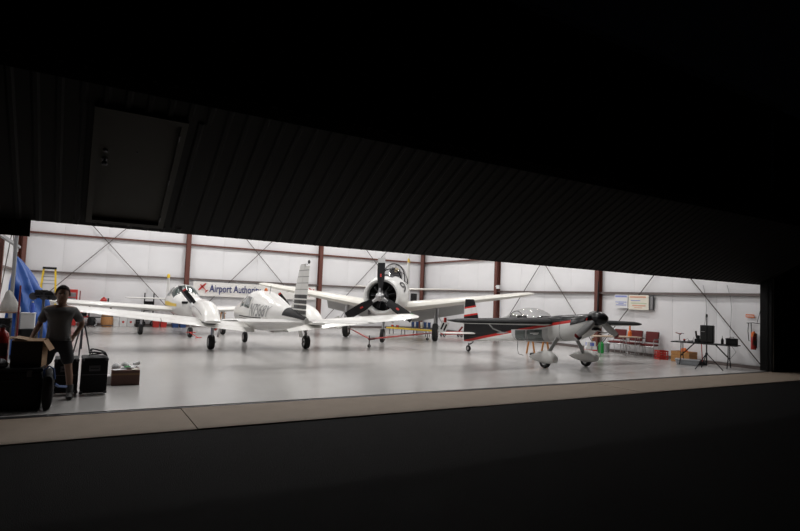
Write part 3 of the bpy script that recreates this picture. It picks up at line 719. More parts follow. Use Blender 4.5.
for s in (1, -1):
    rows = [(.3, -.12, 1.55, 1.24, .15), (3.45, -.06, .95, 1.24, .14), (3.6, -.1, .85, 1.24, .12), (3.68, -.2, .6, 1.24, .06)]
    sec = [(s*y, a, b, c, d) for y, a, b, c, d in rows]
    wo = wing(lerp_secs(sec, [s*y for y in (.3, 1.0, 2.2, 3.45)]), 0, .74).build('wing', XW, ex, ang=40)
    wing(lerp_secs(sec, [s*y for y in (.6, 2.0, 3.44)]), .75, 1).build('aileron', XW, wo, ang=40)
    wing(sec[1:3], 0, 1).build('wing_tip', XW, wo, ang=40); wing([tuple(sec[2])]+[tuple(sec[3])], 0, 1).build('tip_cap', XW, wo, ang=40); MB().box((-.93, s*3.62, 1.24), (.05, .07, .13)).build('tip_edging', RED, wo, bevel=.01)
    MB().tube([(-.95, s*2.1, 1.17), (-.75, s*2.1, 1.03), (-.4, s*2.1, .96)], .018, 6).box((-.35, s*2.1, .95), (.22, .26, .012), ry=R(-15)).build('aileron_spade', LGREY, wo)
    # landing gear
    MB().bar((.02, s*.30, .92), (.0, s*.80, .32), .12, .03, (1, 0, 0)).build('gear_leg', LGREY, ex, bevel=.008)
    pf = Fus([(.40, .27, .03, .03, .03), (.37, .27, .11, .11, .09), (.2, .28, .155, .20, .14), (-.05, .28, .16, .20, .15), (-.28, .27, .12, .14, .11), (-.5, .26, .06, .07, .06), (-.62, .26, .01, .012, .01)], y=s*.84)
    pf.hull(name='wheel_spat', mt=WHITE, parent=ex, n=20)
    wheel(ex, (0, s*.84, .17), .17, .13)
    ss = [(s*.05, -3.85, .80, .66, .08), (s*1.15, -3.98, .6, .66, .08), (s*1.3, -4.08, .4, .66, .05)]
    so = wing(ss, 0, .55).build('stabilizer', XW if False else WHITE, ex, ang=40); wing(ss[:2], .57, 1).build('elevator', WHITE, so, ang=40)
XFIN = banded('aerobatic_fin_paint', [(0, cK), (1.86, cR), (1.92, (.70, .70, .69)), (2.14, cR), (2.20, cK)], slope=.14)
fin = [(0, -3.85, .90, .95, .08), (.48, -4.0, .72, .95, .08), (.85, -4.16, .52, .95, .07), (.89, -4.22, .44, .95, .05)]
wing(lerp_secs(fin, (0, .48, .85, .89)), 0, .42, True).build('fin', XFIN, ex, ang=40); wing(lerp_secs(fin, (0, .48, .85, .89)), .44, 1, True).build('rudder', XFIN, ex, ang=40)
hub = (1.06, 0, 1.44)
po = MB().lathe([(.175, -.20), (.195, -.14), (.195, .0), (.185, .08), (.15, .19), (.08, .29), (0, .33)], hub, (1, 0, 0), 24).build('propeller', BLACK, ex)
for k, ang in enumerate((0, R(120), R(-120))):
    for part, fr, mt in (('blade', (0, .9), LGREY if k else MBLACK), ('blade_tip', (.9, 1), DRED if k else MBLACK)):
        o = blade_mesh(1.0, .10, .19, .12, -.62, r0=.12, thick=.05, frac=fr).build(part, mt, po)
        o.location = (hub[0]+.0, 0, hub[2]); o.rotation_euler = (ang, 0, 0)
MB().tube([(-4.0, 0, .50), (-4.25, 0, .30), (-4.42, 0, .24)], .022, 8).tube([(-4.42, 0, .3), (-4.42, 0, .13)], .02, 6).build('tail_spring', DSTEEL, ex)
wheel(ex, (-4.42, 0, .11), .11, .07, name='tail_wheel')
MB().tube([(-1.75, -.2, .68), (-1.76, -.2, .35), (-1.70, -.2, .2), (-1.5, -.2, .18)], .008, 5).build('ground_wire', MBLACK, ex)
MB().tube([(-2.7, 0, 1.2), (-3.0, 0, 1.48)], .004, 4).build('antenna', DSTEEL, ex)

# ================================================================== the man by the door
def skin_obj(name, verts, edges, radii, root, mt, parent, sub=2, smooth=True):
    me = bpy.data.meshes.new(name); me.from_pydata(verts, edges, [])
    o = bpy.data.objects.new(name, me); COL.objects.link(o)
    if parent: o.parent = parent
    sk = o.modifiers.new('skin', 'SKIN'); sk.use_smooth_shade = True
    d = me.skin_vertices[0].data
    for i, r in enumerate(radii): d[i].radius = (r, r) if not isinstance(r, tuple) else r; d[i].use_root = (i == root)
    sb = o.modifiers.new('sub', 'SUBSURF'); sb.levels = sub; sb.render_levels = sub
    me.materials.append(mt); return o
class Chain:
    def __init__(s): s.v = []; s.e = []; s.r = []
    def p(s, co, r, par=None):
        s.v.append(tuple(co)); s.r.append(r); i = len(s.v)-1
        if par is not None: s.e.append((par, i))
        return i
SKIN_M = mat('skin', (.28, .16, .11), .55); SHIRT = mat('shirt_grey', (.13, .13, .13), .85, bump=.3, bscale=25); SHORTS = mat('shorts_dark', (.022, .022, .026), .85)
HAIR = mat('hair_dark', (.008, .006, .005), .8, spec=.1, bump=.8, bscale=60); SHOE = mat('shoe_dark', (.02, .018, .016), .6); SOCK = mat('sock_grey', (.1, .1, .1), .9)
mp = ground(62.5, 399)+Vector((-.115, 0, 0)); mp.z = 0
man = thing('person', 'man in grey t-shirt and dark shorts standing with a hand on the cardboard box', 'person', mp, 0)
man.rotation_euler = (0, 0, R(-4)); man.scale = (.985, .985, .985)
c = Chain()
pel = c.p((0, 0, .93), (.15, .11)); wst = c.p((0, 0, 1.08), (.145, .105), pel); ch1 = c.p((0, 0, 1.24), (.17, .12), wst); ch2 = c.p((0, .01, 1.38), (.15, .10), ch1)
nk = c.p((.005, .0, 1.46), .075, ch2); nk2 = c.p((.01, -.015, 1.51), .064, nk)
hd1 = c.p((.012, -.035, 1.565), (.078, .088), nk2); hd2 = c.p((.015, -.03, 1.645), (.092, .108), hd1); hd3 = c.p((.015, -.02, 1.715), (.084, .100), hd2); c.p((.015, -.015, 1.755), (.045, .055), hd3)
def arm(sx, sh, el, wr, pd, thumb_side):
    a = c.p(sh, .062, ch2); b1 = c.p((Vector(sh)+Vector(el))/2, .052, a); b2 = c.p(el, .043, b1); b3 = c.p(Vector(el).lerp(Vector(wr), .35), .044, b2); w_ = c.p(wr, .029, b3)
    pd = Vector(pd).normalized(); side = Vector(thumb_side).normalized(); nrm = pd.cross(side).normalized()
    pm = c.p(Vector(wr)+pd*.05, (.036, .018), w_); 
    for k, (off, ln) in enumerate(((.030, .072), (.011, .082), (-.009, .076), (-.028, .060))):
        b0 = Vector(wr)+pd*.085+side*off
        q0 = c.p(b0, .0105, pm); q1 = c.p(b0+pd*ln*.45-nrm*.008, .0095, q0); q2 = c.p(b0+pd*ln*.78-nrm*.024, .0088, q1); c.p(b0+pd*ln*.95-nrm*.040, .0075, q2)
    t0 = c.p(Vector(wr)+pd*.03+side*.040, .0115, w_); t1 = c.p(Vector(wr)+pd*.065+side*.062, .0105, t0); c.p(Vector(wr)+pd*.095+side*.066, .009, t1)
arm(-1, (-.19, .01, 1.405), (-.275, .03, 1.14), (-.335, -.16, .965), (-.22, -.85, -.45), (.9, -.3, 0))
arm(1, (.19, .01, 1.405), (.31, .10, 1.17), (.215, .04, 1.00), (-.55, -.45, -.65), (.2, .5, -.7))
for s in (-1, 1):
    h1 = c.p((s*.10, 0, .86), .095, pel); h2 = c.p((s*.135, -.01, .68), .08, h1); k1 = c.p((s*.165, -.015, .49), .056, h2); k2 = c.p((s*.185, .02, .34), .056, k1); an = c.p((s*.20, .03, .10), .037, k2)
    f1 = c.p((s*.205, -.03, .055), .04, an); c.p((s*.215, -.15, .035), .032, f1)
body = skin_obj('body', c.v, c.e, c.r, pel, SKIN_M, man)
t = Chain()
a0 = t.p((0, 0, .96), (.175, .135)); a1 = t.p((0, -.005, 1.08), (.175, .135), a0); a2 = t.p((0, 0, 1.24), (.195, .14), a1); a3 = t.p((0, .01, 1.36), (.175, .118), a2); a4 = t.p((.002, .008, 1.43), (.125, .095), a3); t.p((.003, .004, 1.478), (.078, .075), a4)
for s, el in ((-1, (-.275, .03, 1.14)), (1, (.31, .10, 1.17))):
    sh = Vector((s*.185, .01, 1.375)); b0 = t.p(sh, .080, a3); b1 = t.p(sh.lerp(Vector(el), .45), .073, b0); t.p(sh.lerp(Vector(el), .80), .074, b1)
skin_obj('t_shirt', t.v, t.e, t.r, a1, SHIRT, man)
t = Chain()
a0 = t.p((0, 0, .90), (.18, .135)); t.p((0, 0, 1.01), (.168, .13), a0)
for s in (-1, 1):
    b0 = t.p((s*.10, 0, .82), .115, a0); b1 = t.p((s*.135, -.01, .68), .105, b0); t.p((s*.16, -.015, .52), .095, b1)
skin_obj('shorts', t.v, t.e, t.r, a0, SHORTS, man)
hb = MB(); rings = []
for j in range(9):
    th = pi/2*j/8*1.12; rings.append([])
    for k in range(24):
        ph = 2*pi*k/24; front = max(0, -sin(ph))
        el = pi/2-th*(1-.52*front)
        rings[-1].append(Vector((.015+(.100+.003*sin(11*ph+j))*cos(el)*cos(ph), -.018+.118*cos(el)*sin(ph), 1.665+.118*sin(el)+.005*sin(9*ph))))
hb.loft(rings, False).build('hair', HAIR, man, ang=80)
MB().lathe([(.0, -.02), (.013, -.012), (.016, .006), (.008, .022), (0, .026)], (.015, -.138, 1.625), (0, -.35, -1), 10).build('nose', SKIN_M, man)
for s in (-1, 1):
    MB().lathe([(.0, -.012), (.012, -.008), (.014, 0), (.009, .01), (0, .012)], (.015+s*.035, -.122, 1.655), (0, -1, 0), 10).build('eye', mat('eye', (.10, .09, .08), .4), man)
    MB().lathe([(.0, -.034), (.016, -.026), (.02, .004), (.014, .03), (0, .036)], (.015+s*.094, -.015, 1.64), (0, 0, 1), 10).build('ear', SKIN_M, man)
    f = Fus([(.13, .045, .03, .02, .04), (.10, .05, .045, .03, .045), (0, .055, .05, .05, .052), (-.12, .07, .042, .06, .066), (-.155, .07, .02, .04, .06)])
    sh = f.hull(name='shoe', mt=SHOE, parent=man, n=16); sh.location = (s*.207, -.05, 0); sh.rotation_euler = (0, 0, -pi/2+s*.1)
    MB().tube([(s*.198, .028, .22), (s*.202, .03, .11), (s*.203, .03, .06)], [.054, .05, .05], 14).build('sock', SOCK, man)
MB().box((.015, -.122, 1.578), (.05, .012, .009)).build('mouth', mat('lips', (.22, .09, .07), .5), man, bevel=.003)

# ================================================================== gear stacked by the door
def boxy(name, label, cat, c, d, mt, rz=0.0, group=None, bevel=.012):
    t = thing(name, label, cat, (c[0], c[1], c[2]), rz, group)
    MB().box((0, 0, d[2]/2), d).build('body', mt, t, bevel=bevel); return t
TRUNK = mat('trunk_black', (.012, .012, .013), .65, spec=.2)
t = thing('equipment_trunk', 'large black equipment trunk standing beside the door opening under the cardboard box', 'trunk', (-.72, 9.52, 0))
MB().box((0, 0, .27), (.74, .52, .52)).build('body', TRUNK, t, bevel=.02); MB().box((0, 0, .555), (.76, .54, .05)).build('lid', TRUNK, t, bevel=.012)
for s in (-1, 1): MB().box((s*.22, -.275, .51), (.06, .02, .09)).build('latch', DSTEEL, t, bevel=.004)
MB().tube([(-.1, -.262, .40), (-.1, -.30, .42), (.1, -.30, .42), (.1, -.262, .40)], .012, 6).build('handle', RUBBER, t)
t = thing('cardboard_box', 'cardboard box with front coloured dark as in shade and open brown flaps standing on the black trunk', 'box', (-.535, 9.55, .582), R(-8))
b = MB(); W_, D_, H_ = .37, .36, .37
b.box((0, -D_/2, H_/2), (W_, .008, H_)).box((0, D_/2, H_/2), (W_, .008, H_)).box((-W_/2, 0, H_/2), (.008, D_, H_)).box((0, 0, .006), (W_, D_, .01)).build('body', mat('shade_painted_card', (.03, .024, .02), .7), t); MB().box((W_/2, 0, H_/2), (.008, D_, H_)).build('side_panel', CARD, t)  # body coloured near-black for its backlit shade; lit side keeps the plain cardboard
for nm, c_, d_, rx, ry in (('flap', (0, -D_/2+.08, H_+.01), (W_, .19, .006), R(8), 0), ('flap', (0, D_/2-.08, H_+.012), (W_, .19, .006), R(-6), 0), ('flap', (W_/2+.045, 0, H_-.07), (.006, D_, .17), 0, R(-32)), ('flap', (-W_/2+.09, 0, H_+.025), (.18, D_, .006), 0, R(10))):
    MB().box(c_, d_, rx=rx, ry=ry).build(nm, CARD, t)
t = thing('duffel_bag', 'black duffel bag with blue carrying strap slumped against the trunk', 'bag', (-.27, 9.40, 0))
df = Fus([(.30, .28, .02, .05, .05, 2.6), (.27, .28, .06, .22, .25, 3), (.1, .29, .07, .26, .28, 3), (-.1, .28, .07, .25, .27, 3), (-.27, .27, .06, .21, .25, 3), (-.30, .27, .02, .05, .05, 2.6)])
o = df.hull(name='body', mt=TRUNK, parent=t, n=24); o.rotation_euler = (0, 0, pi/2)
MB().tube([(-.06, -.15, .46), (-.055, -.18, .56), (0, -.18, .61), (.055, -.16, .57), (.075, -.14, .42)], .014, 6).build('strap', BLUE, t)
MB().tube([(.075, -.05, .34), (.12, .1, .28), (.22, .22, .25)], .02, 6).build('loose_strap', BLUE, t)
random.seed(3)
def crumple(name, label, cat, loc, r, h, mt, seed=1, n=18, sq=1.0):
    rnd = random.Random(seed); b = MB(); rings = []
    for j in range(8):
        v = j/7; rr = r*(sin(pi*(.12+.80*v))**.7)*(1-.35*v)
        rings.append([Vector(((rr*(1+rnd.uniform(-.16, .16)))*cos(2*pi*k/n), sq*(rr*(1+rnd.uniform(-.16, .16)))*sin(2*pi*k/n), h*v*(1+rnd.uniform(-.04, .04)*(j > 0)))) for k in range(n)])
    o = b.loft(rings, True).build(name, mt, ang=25); o.location = loc; return tag(o, label, cat)
crumple('plastic_bag', 'crumpled grey plastic bag lying on the black trunk', 'bag', (-.85, 9.40, .583), .11, .12, mat('grey_film', (.10, .10, .11), .35), 5)
t = thing('fire_extinguisher', 'dark red fire extinguisher standing on the black trunk', 'fire extinguisher', (-.885, 9.66, .583))
EXR = mat('extinguisher_red', (.42, .02, .015), .3, coat=.3)
def extinguisher(t):
    MB().lathe([(.0, 0), (.085, 0), (.09, .02), (.09, .40), (.075, .46), (.035, .50), (.03, .53), (0, .53)], n=20).build('cylinder', EXR, t)
    MB().lathe([(.0, .52), (.026, .52), (.026, .58), (0, .58)], n=12).build('valve', DSTEEL, t)
    MB().bar((-.02, 0, .585), (.10, 0, .62), .025, .012).build('lever', MBLACK, t); MB().bar((-.02, 0, .555), (.09, 0, .545), .025, .012).build('handle', MBLACK, t)
    MB().tube([(0, -.03, .55), (-.06, -.06, .55), (-.11, -.05, .45), (-.11, -.03, .15)], .014, 8).build('hose', RUBBER, t)
    b = MB(); n = 14
    b.loft([[(.0915*cos(R(-150+120*k/n)), .0915*sin(R(-150+120*k/n)), z) for k in range(n+1)] for z in (.14, .32)], False, closed=False).build('label_plate', mat('dull_label', (.10, .09, .08), .6), t)
extinguisher(t)

def road_case(label, x0, x1, y0, y1, h):
    t = thing('road_case', label, 'case', ((x0+x1)/2, (y0+y1)/2, 0)); w_, d_ = x1-x0, y1-y0
    MB().box((0, 0, h/2+.02), (w_, d_, h-.04)).build('body', TRUNK, t, bevel=.012)
    for sx in (-1, 1):
        for sy in (-1, 1):
            for z in (.05, h-.03): MB().box((sx*(w_/2-.02), sy*(d_/2-.02), z), (.05, .05, .05)).build('corner', DSTEEL, t, bevel=.012)
    MB().box((0, -d_/2-.004, h*.72), (.16, .012, .09)).build('handle_recess', DSTEEL, t, bevel=.004)
    MB().bar((-.06, -d_/2-.014, h*.72), (.06, -d_/2-.014, h*.72), .014, .014).build('handle', RUBBER, t)
    MB().box((0, -d_/2-.001, h*.55), (w_*.94, .006, .012)).build('seam', DSTEEL, t)
    return t
road_case('black road case with a coil of cable on its lid', .135, .515, 10.24, 10.74, .60)
road_case('plain black road case behind the legs of the standing man', -.24, .10, 10.34, 10.82, .58)
pts = []
for k in range(46):
    a = k*.62; pts.append((.36+.12*cos(a)+.02*sin(a*.37), 10.46+.12*sin(a), .618+.012*(k % 5)+.05*max(0, sin(a*.5+.4))))
tag(MB().tube(pts, .009, 6).build('cable_coil', MBLACK), 'loose coil of black cable lying on the road case', 'cable')
# low brown carton with papers on top
t = thing('low_carton', 'low dark brown carton on the floor covered with loose papers', 'box', (.86, 11.32, 0), R(-2))
MB().box((0, 0, .135), (.46, .44, .27)).build('body', mat('brown_carton', (.13, .065, .05), .7), t, bevel=.01)
MB().box((0, -.222, .20), (.46, .006, .03)).build('tape', CARD, t)
for nm, lb, ct, c_, d_, rz, mt in (('paper_sheet', 'creased white sheet hanging over the carton corner', 'paper', (.74, 11.2, .278), (.22, .16, .004), .4, PAPER), ('paper_pad', 'thick white paper pad lying on the carton', 'paper', (.92, 11.36, .29), (.22, .28, .03), -.3, PAPER),
                          ('envelope', 'cream envelope lying on the carton edge', 'envelope', (1.0, 11.18, .279), (.12, .16, .006), .2, CPAPER), ('green_pouch', 'small green pouch among the papers on the carton', 'pouch', (.88, 11.26, .315), (.09, .07, .02), .5, GREEN)):
    o = MB().box((0, 0, 0), d_).build(nm, mt, bevel=.002); o.location = c_; o.rotation_euler = (0, 0, rz); tag(o, lb, ct)
crumple('crumpled_paper', 'crumpled white paper heap on the low carton corner', 'paper', (.70, 11.38, .272), .085, .10, PAPER, 21)
crumple('plastic_wrap', 'pale heap of plastic wrap on the low carton next to the cup', 'plastic wrap', (.86, 11.44, .306), .09, .07, mat('pale_film', (.55, .56, .55), .3), 22)
t = thing('paper_cup', 'white paper cup lying tipped over on the papers', 'cup', (.99, 11.36, .345), .5)
o = MB().lathe([(.026, 0), (.038, .10), (.036, .10), (.024, .004), (0, .004)], n=16).build('body', PLASTICW, t); o.rotation_euler = (0, R(80), 0)
o = MB().lathe([(.040, .098), (.041, .104), (.037, .106)], n=16).build('rim', PLASTICW, t); o.rotation_euler = (0, R(80), 0)
o = tag(MB().box((0, 0, 0), (.14, .26, .16)).build('white_packet', PLASTICW, bevel=.01), 'white packet standing on the floor between road case and carton', 'packet'); o.location = (.66-.11, 11.35, .08)
# tripod
def tripod(name, label, cat, loc, h, spread, mt, rot=0.0):
    t = thing(name, label, cat, loc, rot)
    for k in range(3):
        a = 2*pi*k/3
        MB().tube([(0.03*cos(a), 0.03*sin(a), h), (spread*.55*cos(a), spread*.55*sin(a), h*.45), (spread*cos(a), spread*sin(a), .01)], [.016, .013, .010], 8).build('leg', mt, t)
    MB().tube([(0, 0, h*.55), (0, 0, h+.12)], .014, 8).build('centre_column', mt, t)
    MB().lathe([(.0, 0), (.045, 0), (.05, .03), (.045, .06), (0, .06)], (0, 0, h-.03), n=14).build('collar', mt, t)
    return t
t = tripod('camera_tripod', 'slim dark camera tripod standing behind the road cases', 'tripod', (.13, 11.95, 0), 1.05, .30, DSTEEL, R(20))
MB().box((0, 0, 1.22), (.09, .07, .08)).build('pan_head', MBLACK, t, bevel=.01); MB().tube([(0, -.03, 1.2), (.12, -.2, 1.12)], .009, 6).build('pan_handle', MBLACK, t)

# ================================================================== left wall: shelf, tarpaulin, pipe, boxes
sx_, sy_ = on_y(-9.0, 320, 13.3).x, 13.3
t = thing('steel_shelf', 'grey steel shelf unit standing by the wall beside the blue tarpaulin', 'shelf', (sx_, sy_, 0))
for i in (-1, 1):
    for j in (-1, 1): MB().box((i*.43, j*.22, .6), (.035, .035, 1.2)).build('post', STEEL, t)
for z in (.15, .68, 1.185): MB().box((0, 0, z), (.88, .46, .025)).build('shelf_board', mat('shelf_tan', (.30, .20, .13), .6), t)
cb = MB(); rings = []
for j in range(10):
    v = j/9; r = .17*(1-v)**.6*(1+.1*sin(7*v)); rings.append([Vector(((r+.012*sin(5*k+3*v))*cos(2*pi*k/20)-.05*v, (r+.012*sin(5*k+3*v))*.8*sin(2*pi*k/20), .42*v)) for k in range(20)])
o = cb.loft(rings, True).build('cloth_bag', mat('pale_cloth', (.42, .41, .39), .9, bump=.4, bscale=20), ang=60); o.location = (sx_+.30, sy_-.02, 1.20); tag(o, 'pale grey peaked cloth bag on top of the steel shelf', 'bag')
t = boxy('plastic_tub', 'white plastic tub on the black drum next to the steel shelf', 'tub', (sx_+.60, sy_-.05, .862), (.24, .26, .30), PLASTICW); 
MB().box((0, 0, .31), (.25, .27, .02)).build('lid', PLASTICW, t, bevel=.005)
t = thing('oil_drum', 'black steel drum between the steel shelf and the tarpaulin', 'drum', (sx_+.62, sy_-.05, 0)); MB().lathe([(.0, 0), (.17, 0), (.175, .02), (.17, .04), (.17, .27), (.178, .285), (.17, .30), (.17, .55), (.178, .565), (.17, .58), (.17, .84), (.175, .86), (.165, .86), (.165, .845), (0, .845)], n=24).build('body', MBLACK, t); MB().lathe([(.0, .845), (.03, .845), (.03, .86), (0, .86)], (.1, -.05, 0), n=10).build('bung', DSTEEL, t)
t = thing('water_bottle', 'blue water bottle standing on the white plastic tub', 'bottle', (sx_+.66, sy_-.06, 1.185))
MB().lathe([(.0, 0), (.035, 0), (.036, .14), (.02, .18), (.016, .2), (0, .2)], n=16).build('body', LBLUE, t); MB().lathe([(.0, .2), (.018, .2), (.018, .225), (0, .225)], n=12).build('cap', PLASTICW, t)
t = boxy('storage_carton', 'dark carton on the middle board of the steel shelf', 'box', (sx_+.10, sy_, .693), (.45, .38, .36), MBLACK); MB().box((0, 0, .362), (.46, .39, .01)).build('lid', TRUNK, t)
# pole and red bar
rp = on_y(18.3, 315, 12.5)
tag(MB().tube([(rp.x, 12.5, 0.0), (rp.x, 12.5, 1.72)], .016, 8).build('red_pole', DRED), 'thin dark red pole leaning upright in front of the tarpaulin', 'pole')
gp = on_y(12.2, 290, 15.2)
tag(MB().tube([(gp.x, 15.2, 0.0), (gp.x, 15.2, 3.05)], .04, 10).build('grey_post', GREYP), 'tall grey post beside the blue tarpaulin', 'post')
# tarpaulin over a tall rack
tx = on_y(15.0, 256, 16.4)
TARP = mat('tarp_blue', (.018, .085, .34), .5, var=.15, scale=3, bump=.5, bscale=6)
tb_ = MB(); rings = []; NT = 90
for j in range(36):
    v = j/35; z = tx.z*(1-v)+.06*v
    reach = (1.5+24*min(1, v/.40)**.8+6.5*max(0, (v-.40)/.60))/41.5        # how far it falls to one side of the ridge
    ring = []
    for k in range(NT):
        a = 2*pi*k/NT; f = 1+.24*v**.6*sin(7*a+5*v)+.10*sin(12*a-7*v)+.03*sin(23*a+9*v)
        x = cos(a)*reach*(1.0 if cos(a) > 0 else .10); y = sin(a)*(.05+.75*min(1, v/.3))
        ring.append(Vector((x*f, y*f, z+.04*sin(3*a)*v)))
    rings.append(ring)
o = tb_.loft(rings, True).build('blue_tarpaulin', TARP, ang=70); o.location = (tx.x, 16.6, 0); tag(o, 'blue tarpaulin draped in folds over a tall rack', 'tarpaulin')
# black tackle on a stand beside it
bk = on_y(44, 295.5, 15.3)
t = thing('machine_tackle', 'black bundle of machine parts held on a dark post beside the tarpaulin', 'machine', (bk.x, 15.3, 0))
MB().tube([(0, 0, .02), (0, 0, bk.z-.06)], .03, 8).build('post', DSTEEL, t); MB().lathe([(.0, 0), (.24, 0), (.22, .04), (.05, .06), (0, .06)], n=20).build('base', DSTEEL, t)
MB().bar((-.24, 0, bk.z), (.24, 0, bk.z+.01), .12, .13).build('body', MBLACK, t, bevel=.02)
for k in range(5): MB().lathe([(.0, -.07), (.085, -.07), (.09, 0), (.085, .07), (0, .07)], (-.2+.1*k, -.05, bk.z+(.03 if k % 2 else -.02)), (0, 1, 0), 12).build('roller', MBLACK if k % 2 else DSTEEL, t)
MB().bar((-.2, -.12, bk.z+.0), (.2, -.12, bk.z+.0), .03, .02).build('rail', DSTEEL, t)
MB().box((-.05, 0, bk.z+.09), (.26, .14, .08)).build('motor', MBLACK, t, bevel=.02); MB().box((.14, 0, bk.z-.06), (.18, .14, .07)).build('gearbox', MBLACK, t, bevel=.015)
MB().tube([(.24, 0, bk.z), (.34, -.06, bk.z-.02), (.32, -.1, bk.z-.12)], .012, 6).build('hose', RUBBER, t)
# pipe rail and switch box on the wall
o = MB().box((0, 0, 0), (.10, 7.0, .09)).build('cable_tray', GREYP); o.location = (XL+.32, 22.3, 3.16); tag(o, 'long grey cable tray fixed along the wall above the tarpaulin', 'cable tray')
sb_ = on_x(17.5, 248.5, XL+.12)
t = thing('switch_box', 'white switch box fixed on the wall above the tarpaulin', 'switch box', (XL+.10, 27.4, 3.2)); MB().box((0, 0, 0), (.12, .22, .28)).build('body', PLASTICW, t, bevel=.01); MB().box((.065, 0, 0), (.01, .12, .16)).build('door', GREYP, t)

# ================================================================== along the back wall
BY = 27.9
def bx_(px, py, Y=BY): return on_y(px, py, Y)
# ladder
lc = bx_(47.3, 300, 27.5)
t = thing('step_ladder', 'yellow step ladder with black top standing against the back wall', 'ladder', (lc.x, 27.5, 0))
for s in (-1, 1):
    MB().bar((s*.36, -.28, 0), (s*.21, 0, 2.42), .03, .075, (1, 0, 0)).build('rail', YELLOW, t); MB().bar((s*.34, .38, 0), (s*.20, .05, 2.40), .028, .05, (1, 0, 0)).build('rear_rail', STEEL, t)
for k in range(7):
    z = .3+.3*k; f = z/2.42; MB().box((0, -.28*(1-f), z), (2*(.36-.15*f)-.03, .085, .03)).build('step', STEEL, t)
for k in range(4):
    z = .45+.5*k; f = z/2.4; MB().box((0, .38-.33*f, z), (2*(.34-.14*f)-.02, .03, .03)).build('brace', STEEL, t)
MB().box((0, .02, 2.46), (.50, .22, .09)).build('top_cap', MBLACK, t, bevel=.015)
# tool cabinet
a, b_ = bx_(66, 300), bx_(77.3, 300)
t = thing('tool_cabinet', 'tall red tool cabinet with grey drawers against the back wall', 'cabinet', ((a.x+b_.x)/2, BY+.1, 0)); W_ = b_.x-a.x
MB().box((0, 0, .82), (W_, .45, 1.56)).build('body', RED, t, bevel=.015)
for k in range(6):
    d_ = MB().box((0, -.232, .22+.23*k), (W_-.12, .02, .19)).build('drawer', STEEL if k > 3 else RED, t, bevel=.004)
    MB().box((0, -.25, .285+.23*k), (W_-.2, .02, .018)).build('handle', STEEL, d_)
for i in (-1, 1):
    for j in (-1, 1): wheel(t, (i*(W_/2-.06), j*.17, .03), .03, .025, name='caster')
MB().tube([(0, 0, 0), (0, 0, 1.55)], .022, 8).build('dark_red_post', DRED); o = bpy.data.objects['dark_red_post']; o.location = (bx_(79.7, 300).x, BY, 0); tag(o, 'slim dark red post standing next to the red tool cabinet', 'post')
st_ = bx_(83.5, 318, 27.2)
t = thing('rolling_stool', 'red rolling workshop stool beside the workbench', 'stool', (st_.x, 27.2, 0))
MB().lathe([(.0, .42), (.16, .42), (.18, .45), (.17, .50), (0, .51)], n=20).build('seat', RED, t); MB().box((0, .17, .72), (.30, .05, .26)).build('backrest', RED, t, bevel=.02); MB().box((.0, .18, .55), (.05, .02, .2)).build('back_post', DSTEEL, t)
MB().tube([(0, 0, .06), (0, 0, .43)], .025, 8).build('column', STEEL, t)
for k in range(5):
    a = 2*pi*k/5; MB().bar((0, 0, .07), (.2*cos(a), .2*sin(a), .06), .03, .02).build('foot', DSTEEL, t); wheel(t, (.2*cos(a), .2*sin(a), .025), .025, .02, name='caster')
# bench with vice
a, b_ = bx_(88, 310), bx_(112, 310)
t = thing('workbench', 'black steel workbench with red bench grinder against the back wall', 'workbench', ((a.x+b_.x)/2, BY+.05, 0)); W_ = b_.x-a.x
MB().box((0, 0, .97), (W_, .6, .05)).build('top', MBLACK, t, bevel=.006)
for i in (-1, 1):
    for j in (-1, 1): MB().box((i*(W_/2-.05), j*.24, .475), (.05, .05, .95)).build('leg', MBLACK, t)
MB().box((-W_*.2, .05, .40), (W_*.5, .4, .03)).build('lower_shelf', MBLACK, t)
gx = bx_(104.5, 302)
t = thing('bench_grinder', 'red bench grinder with dark wheels on the black workbench', 'grinder', (gx.x, BY-.05, .995))
MB().box((0, 0, .03), (.22, .16, .06)).build('foot', MBLACK, t, bevel=.01); MB().lathe([(.0, -.12), (.09, -.11), (.1, 0), (.09, .11), (0, .12)], (-.03, 0, .17), (1, 0, 0), 16).build('motor', RED, t)
MB().prism([(-.20, .14), (-.06, .32), (.02, .30), (-.02, .12)], -.08, .08).build('guard', RED, t, bevel=.01)
MB().lathe([(.0, -.03), (.11, -.03), (.11, .03), (0, .03)], (.14, 0, .16), (1, 0, 0), 18).build('grinding_wheel', MBLACK, t)
br = bx_(107, 320, 27.6)
t = thing('wooden_drum', 'round wooden drum standing on the floor under the workbench', 'drum', (br.x, 27.62, 0))
MB().lathe([(.0, 0), (.20, 0), (.235, .12), (.245, .28), (.235, .44), (.20, .56), (.19, .56), (.19, .54), (0, .54)], n=24).build('body', WOOD, t)
for z in (.08, .48): MB().lathe([(.225, z-.02), (.236, z-.02), (.236, z+.02), (.225, z+.02)], n=24).build('hoop', DSTEEL, t)
sl = bx_(91.5, 322, 27.7)
t = thing('shop_vacuum', 'dark wheeled shop vacuum under the workbench', 'vacuum', (sl.x, 27.68, 0))
MB().lathe([(.0, .07), (.16, .07), (.17, .30), (.14, .38), (.09, .44), (0, .44)], n=20).build('drum', MBLACK, t); MB().tube([(.10, -.10, .25), (.16, -.2, .3), (.18, -.22, .12), (.1, -.26, .05)], .025, 8).build('hose', GREYP, t)
for k in range(4):
    a = pi/4+pi/2*k; wheel(t, (.16*cos(a), .16*sin(a), .035), .035, .03, name='caster')
cl = bx_(115.6, 325)
t = boxy('cooler', 'small white cooler on the floor next to the workbench', 'cooler', (cl.x, BY-.1, 0), (.22, .3, .30), PLASTICW); MB().box((0, 0, .33), (.23, .32, .06)).build('lid', PLASTICW, t, bevel=.015)
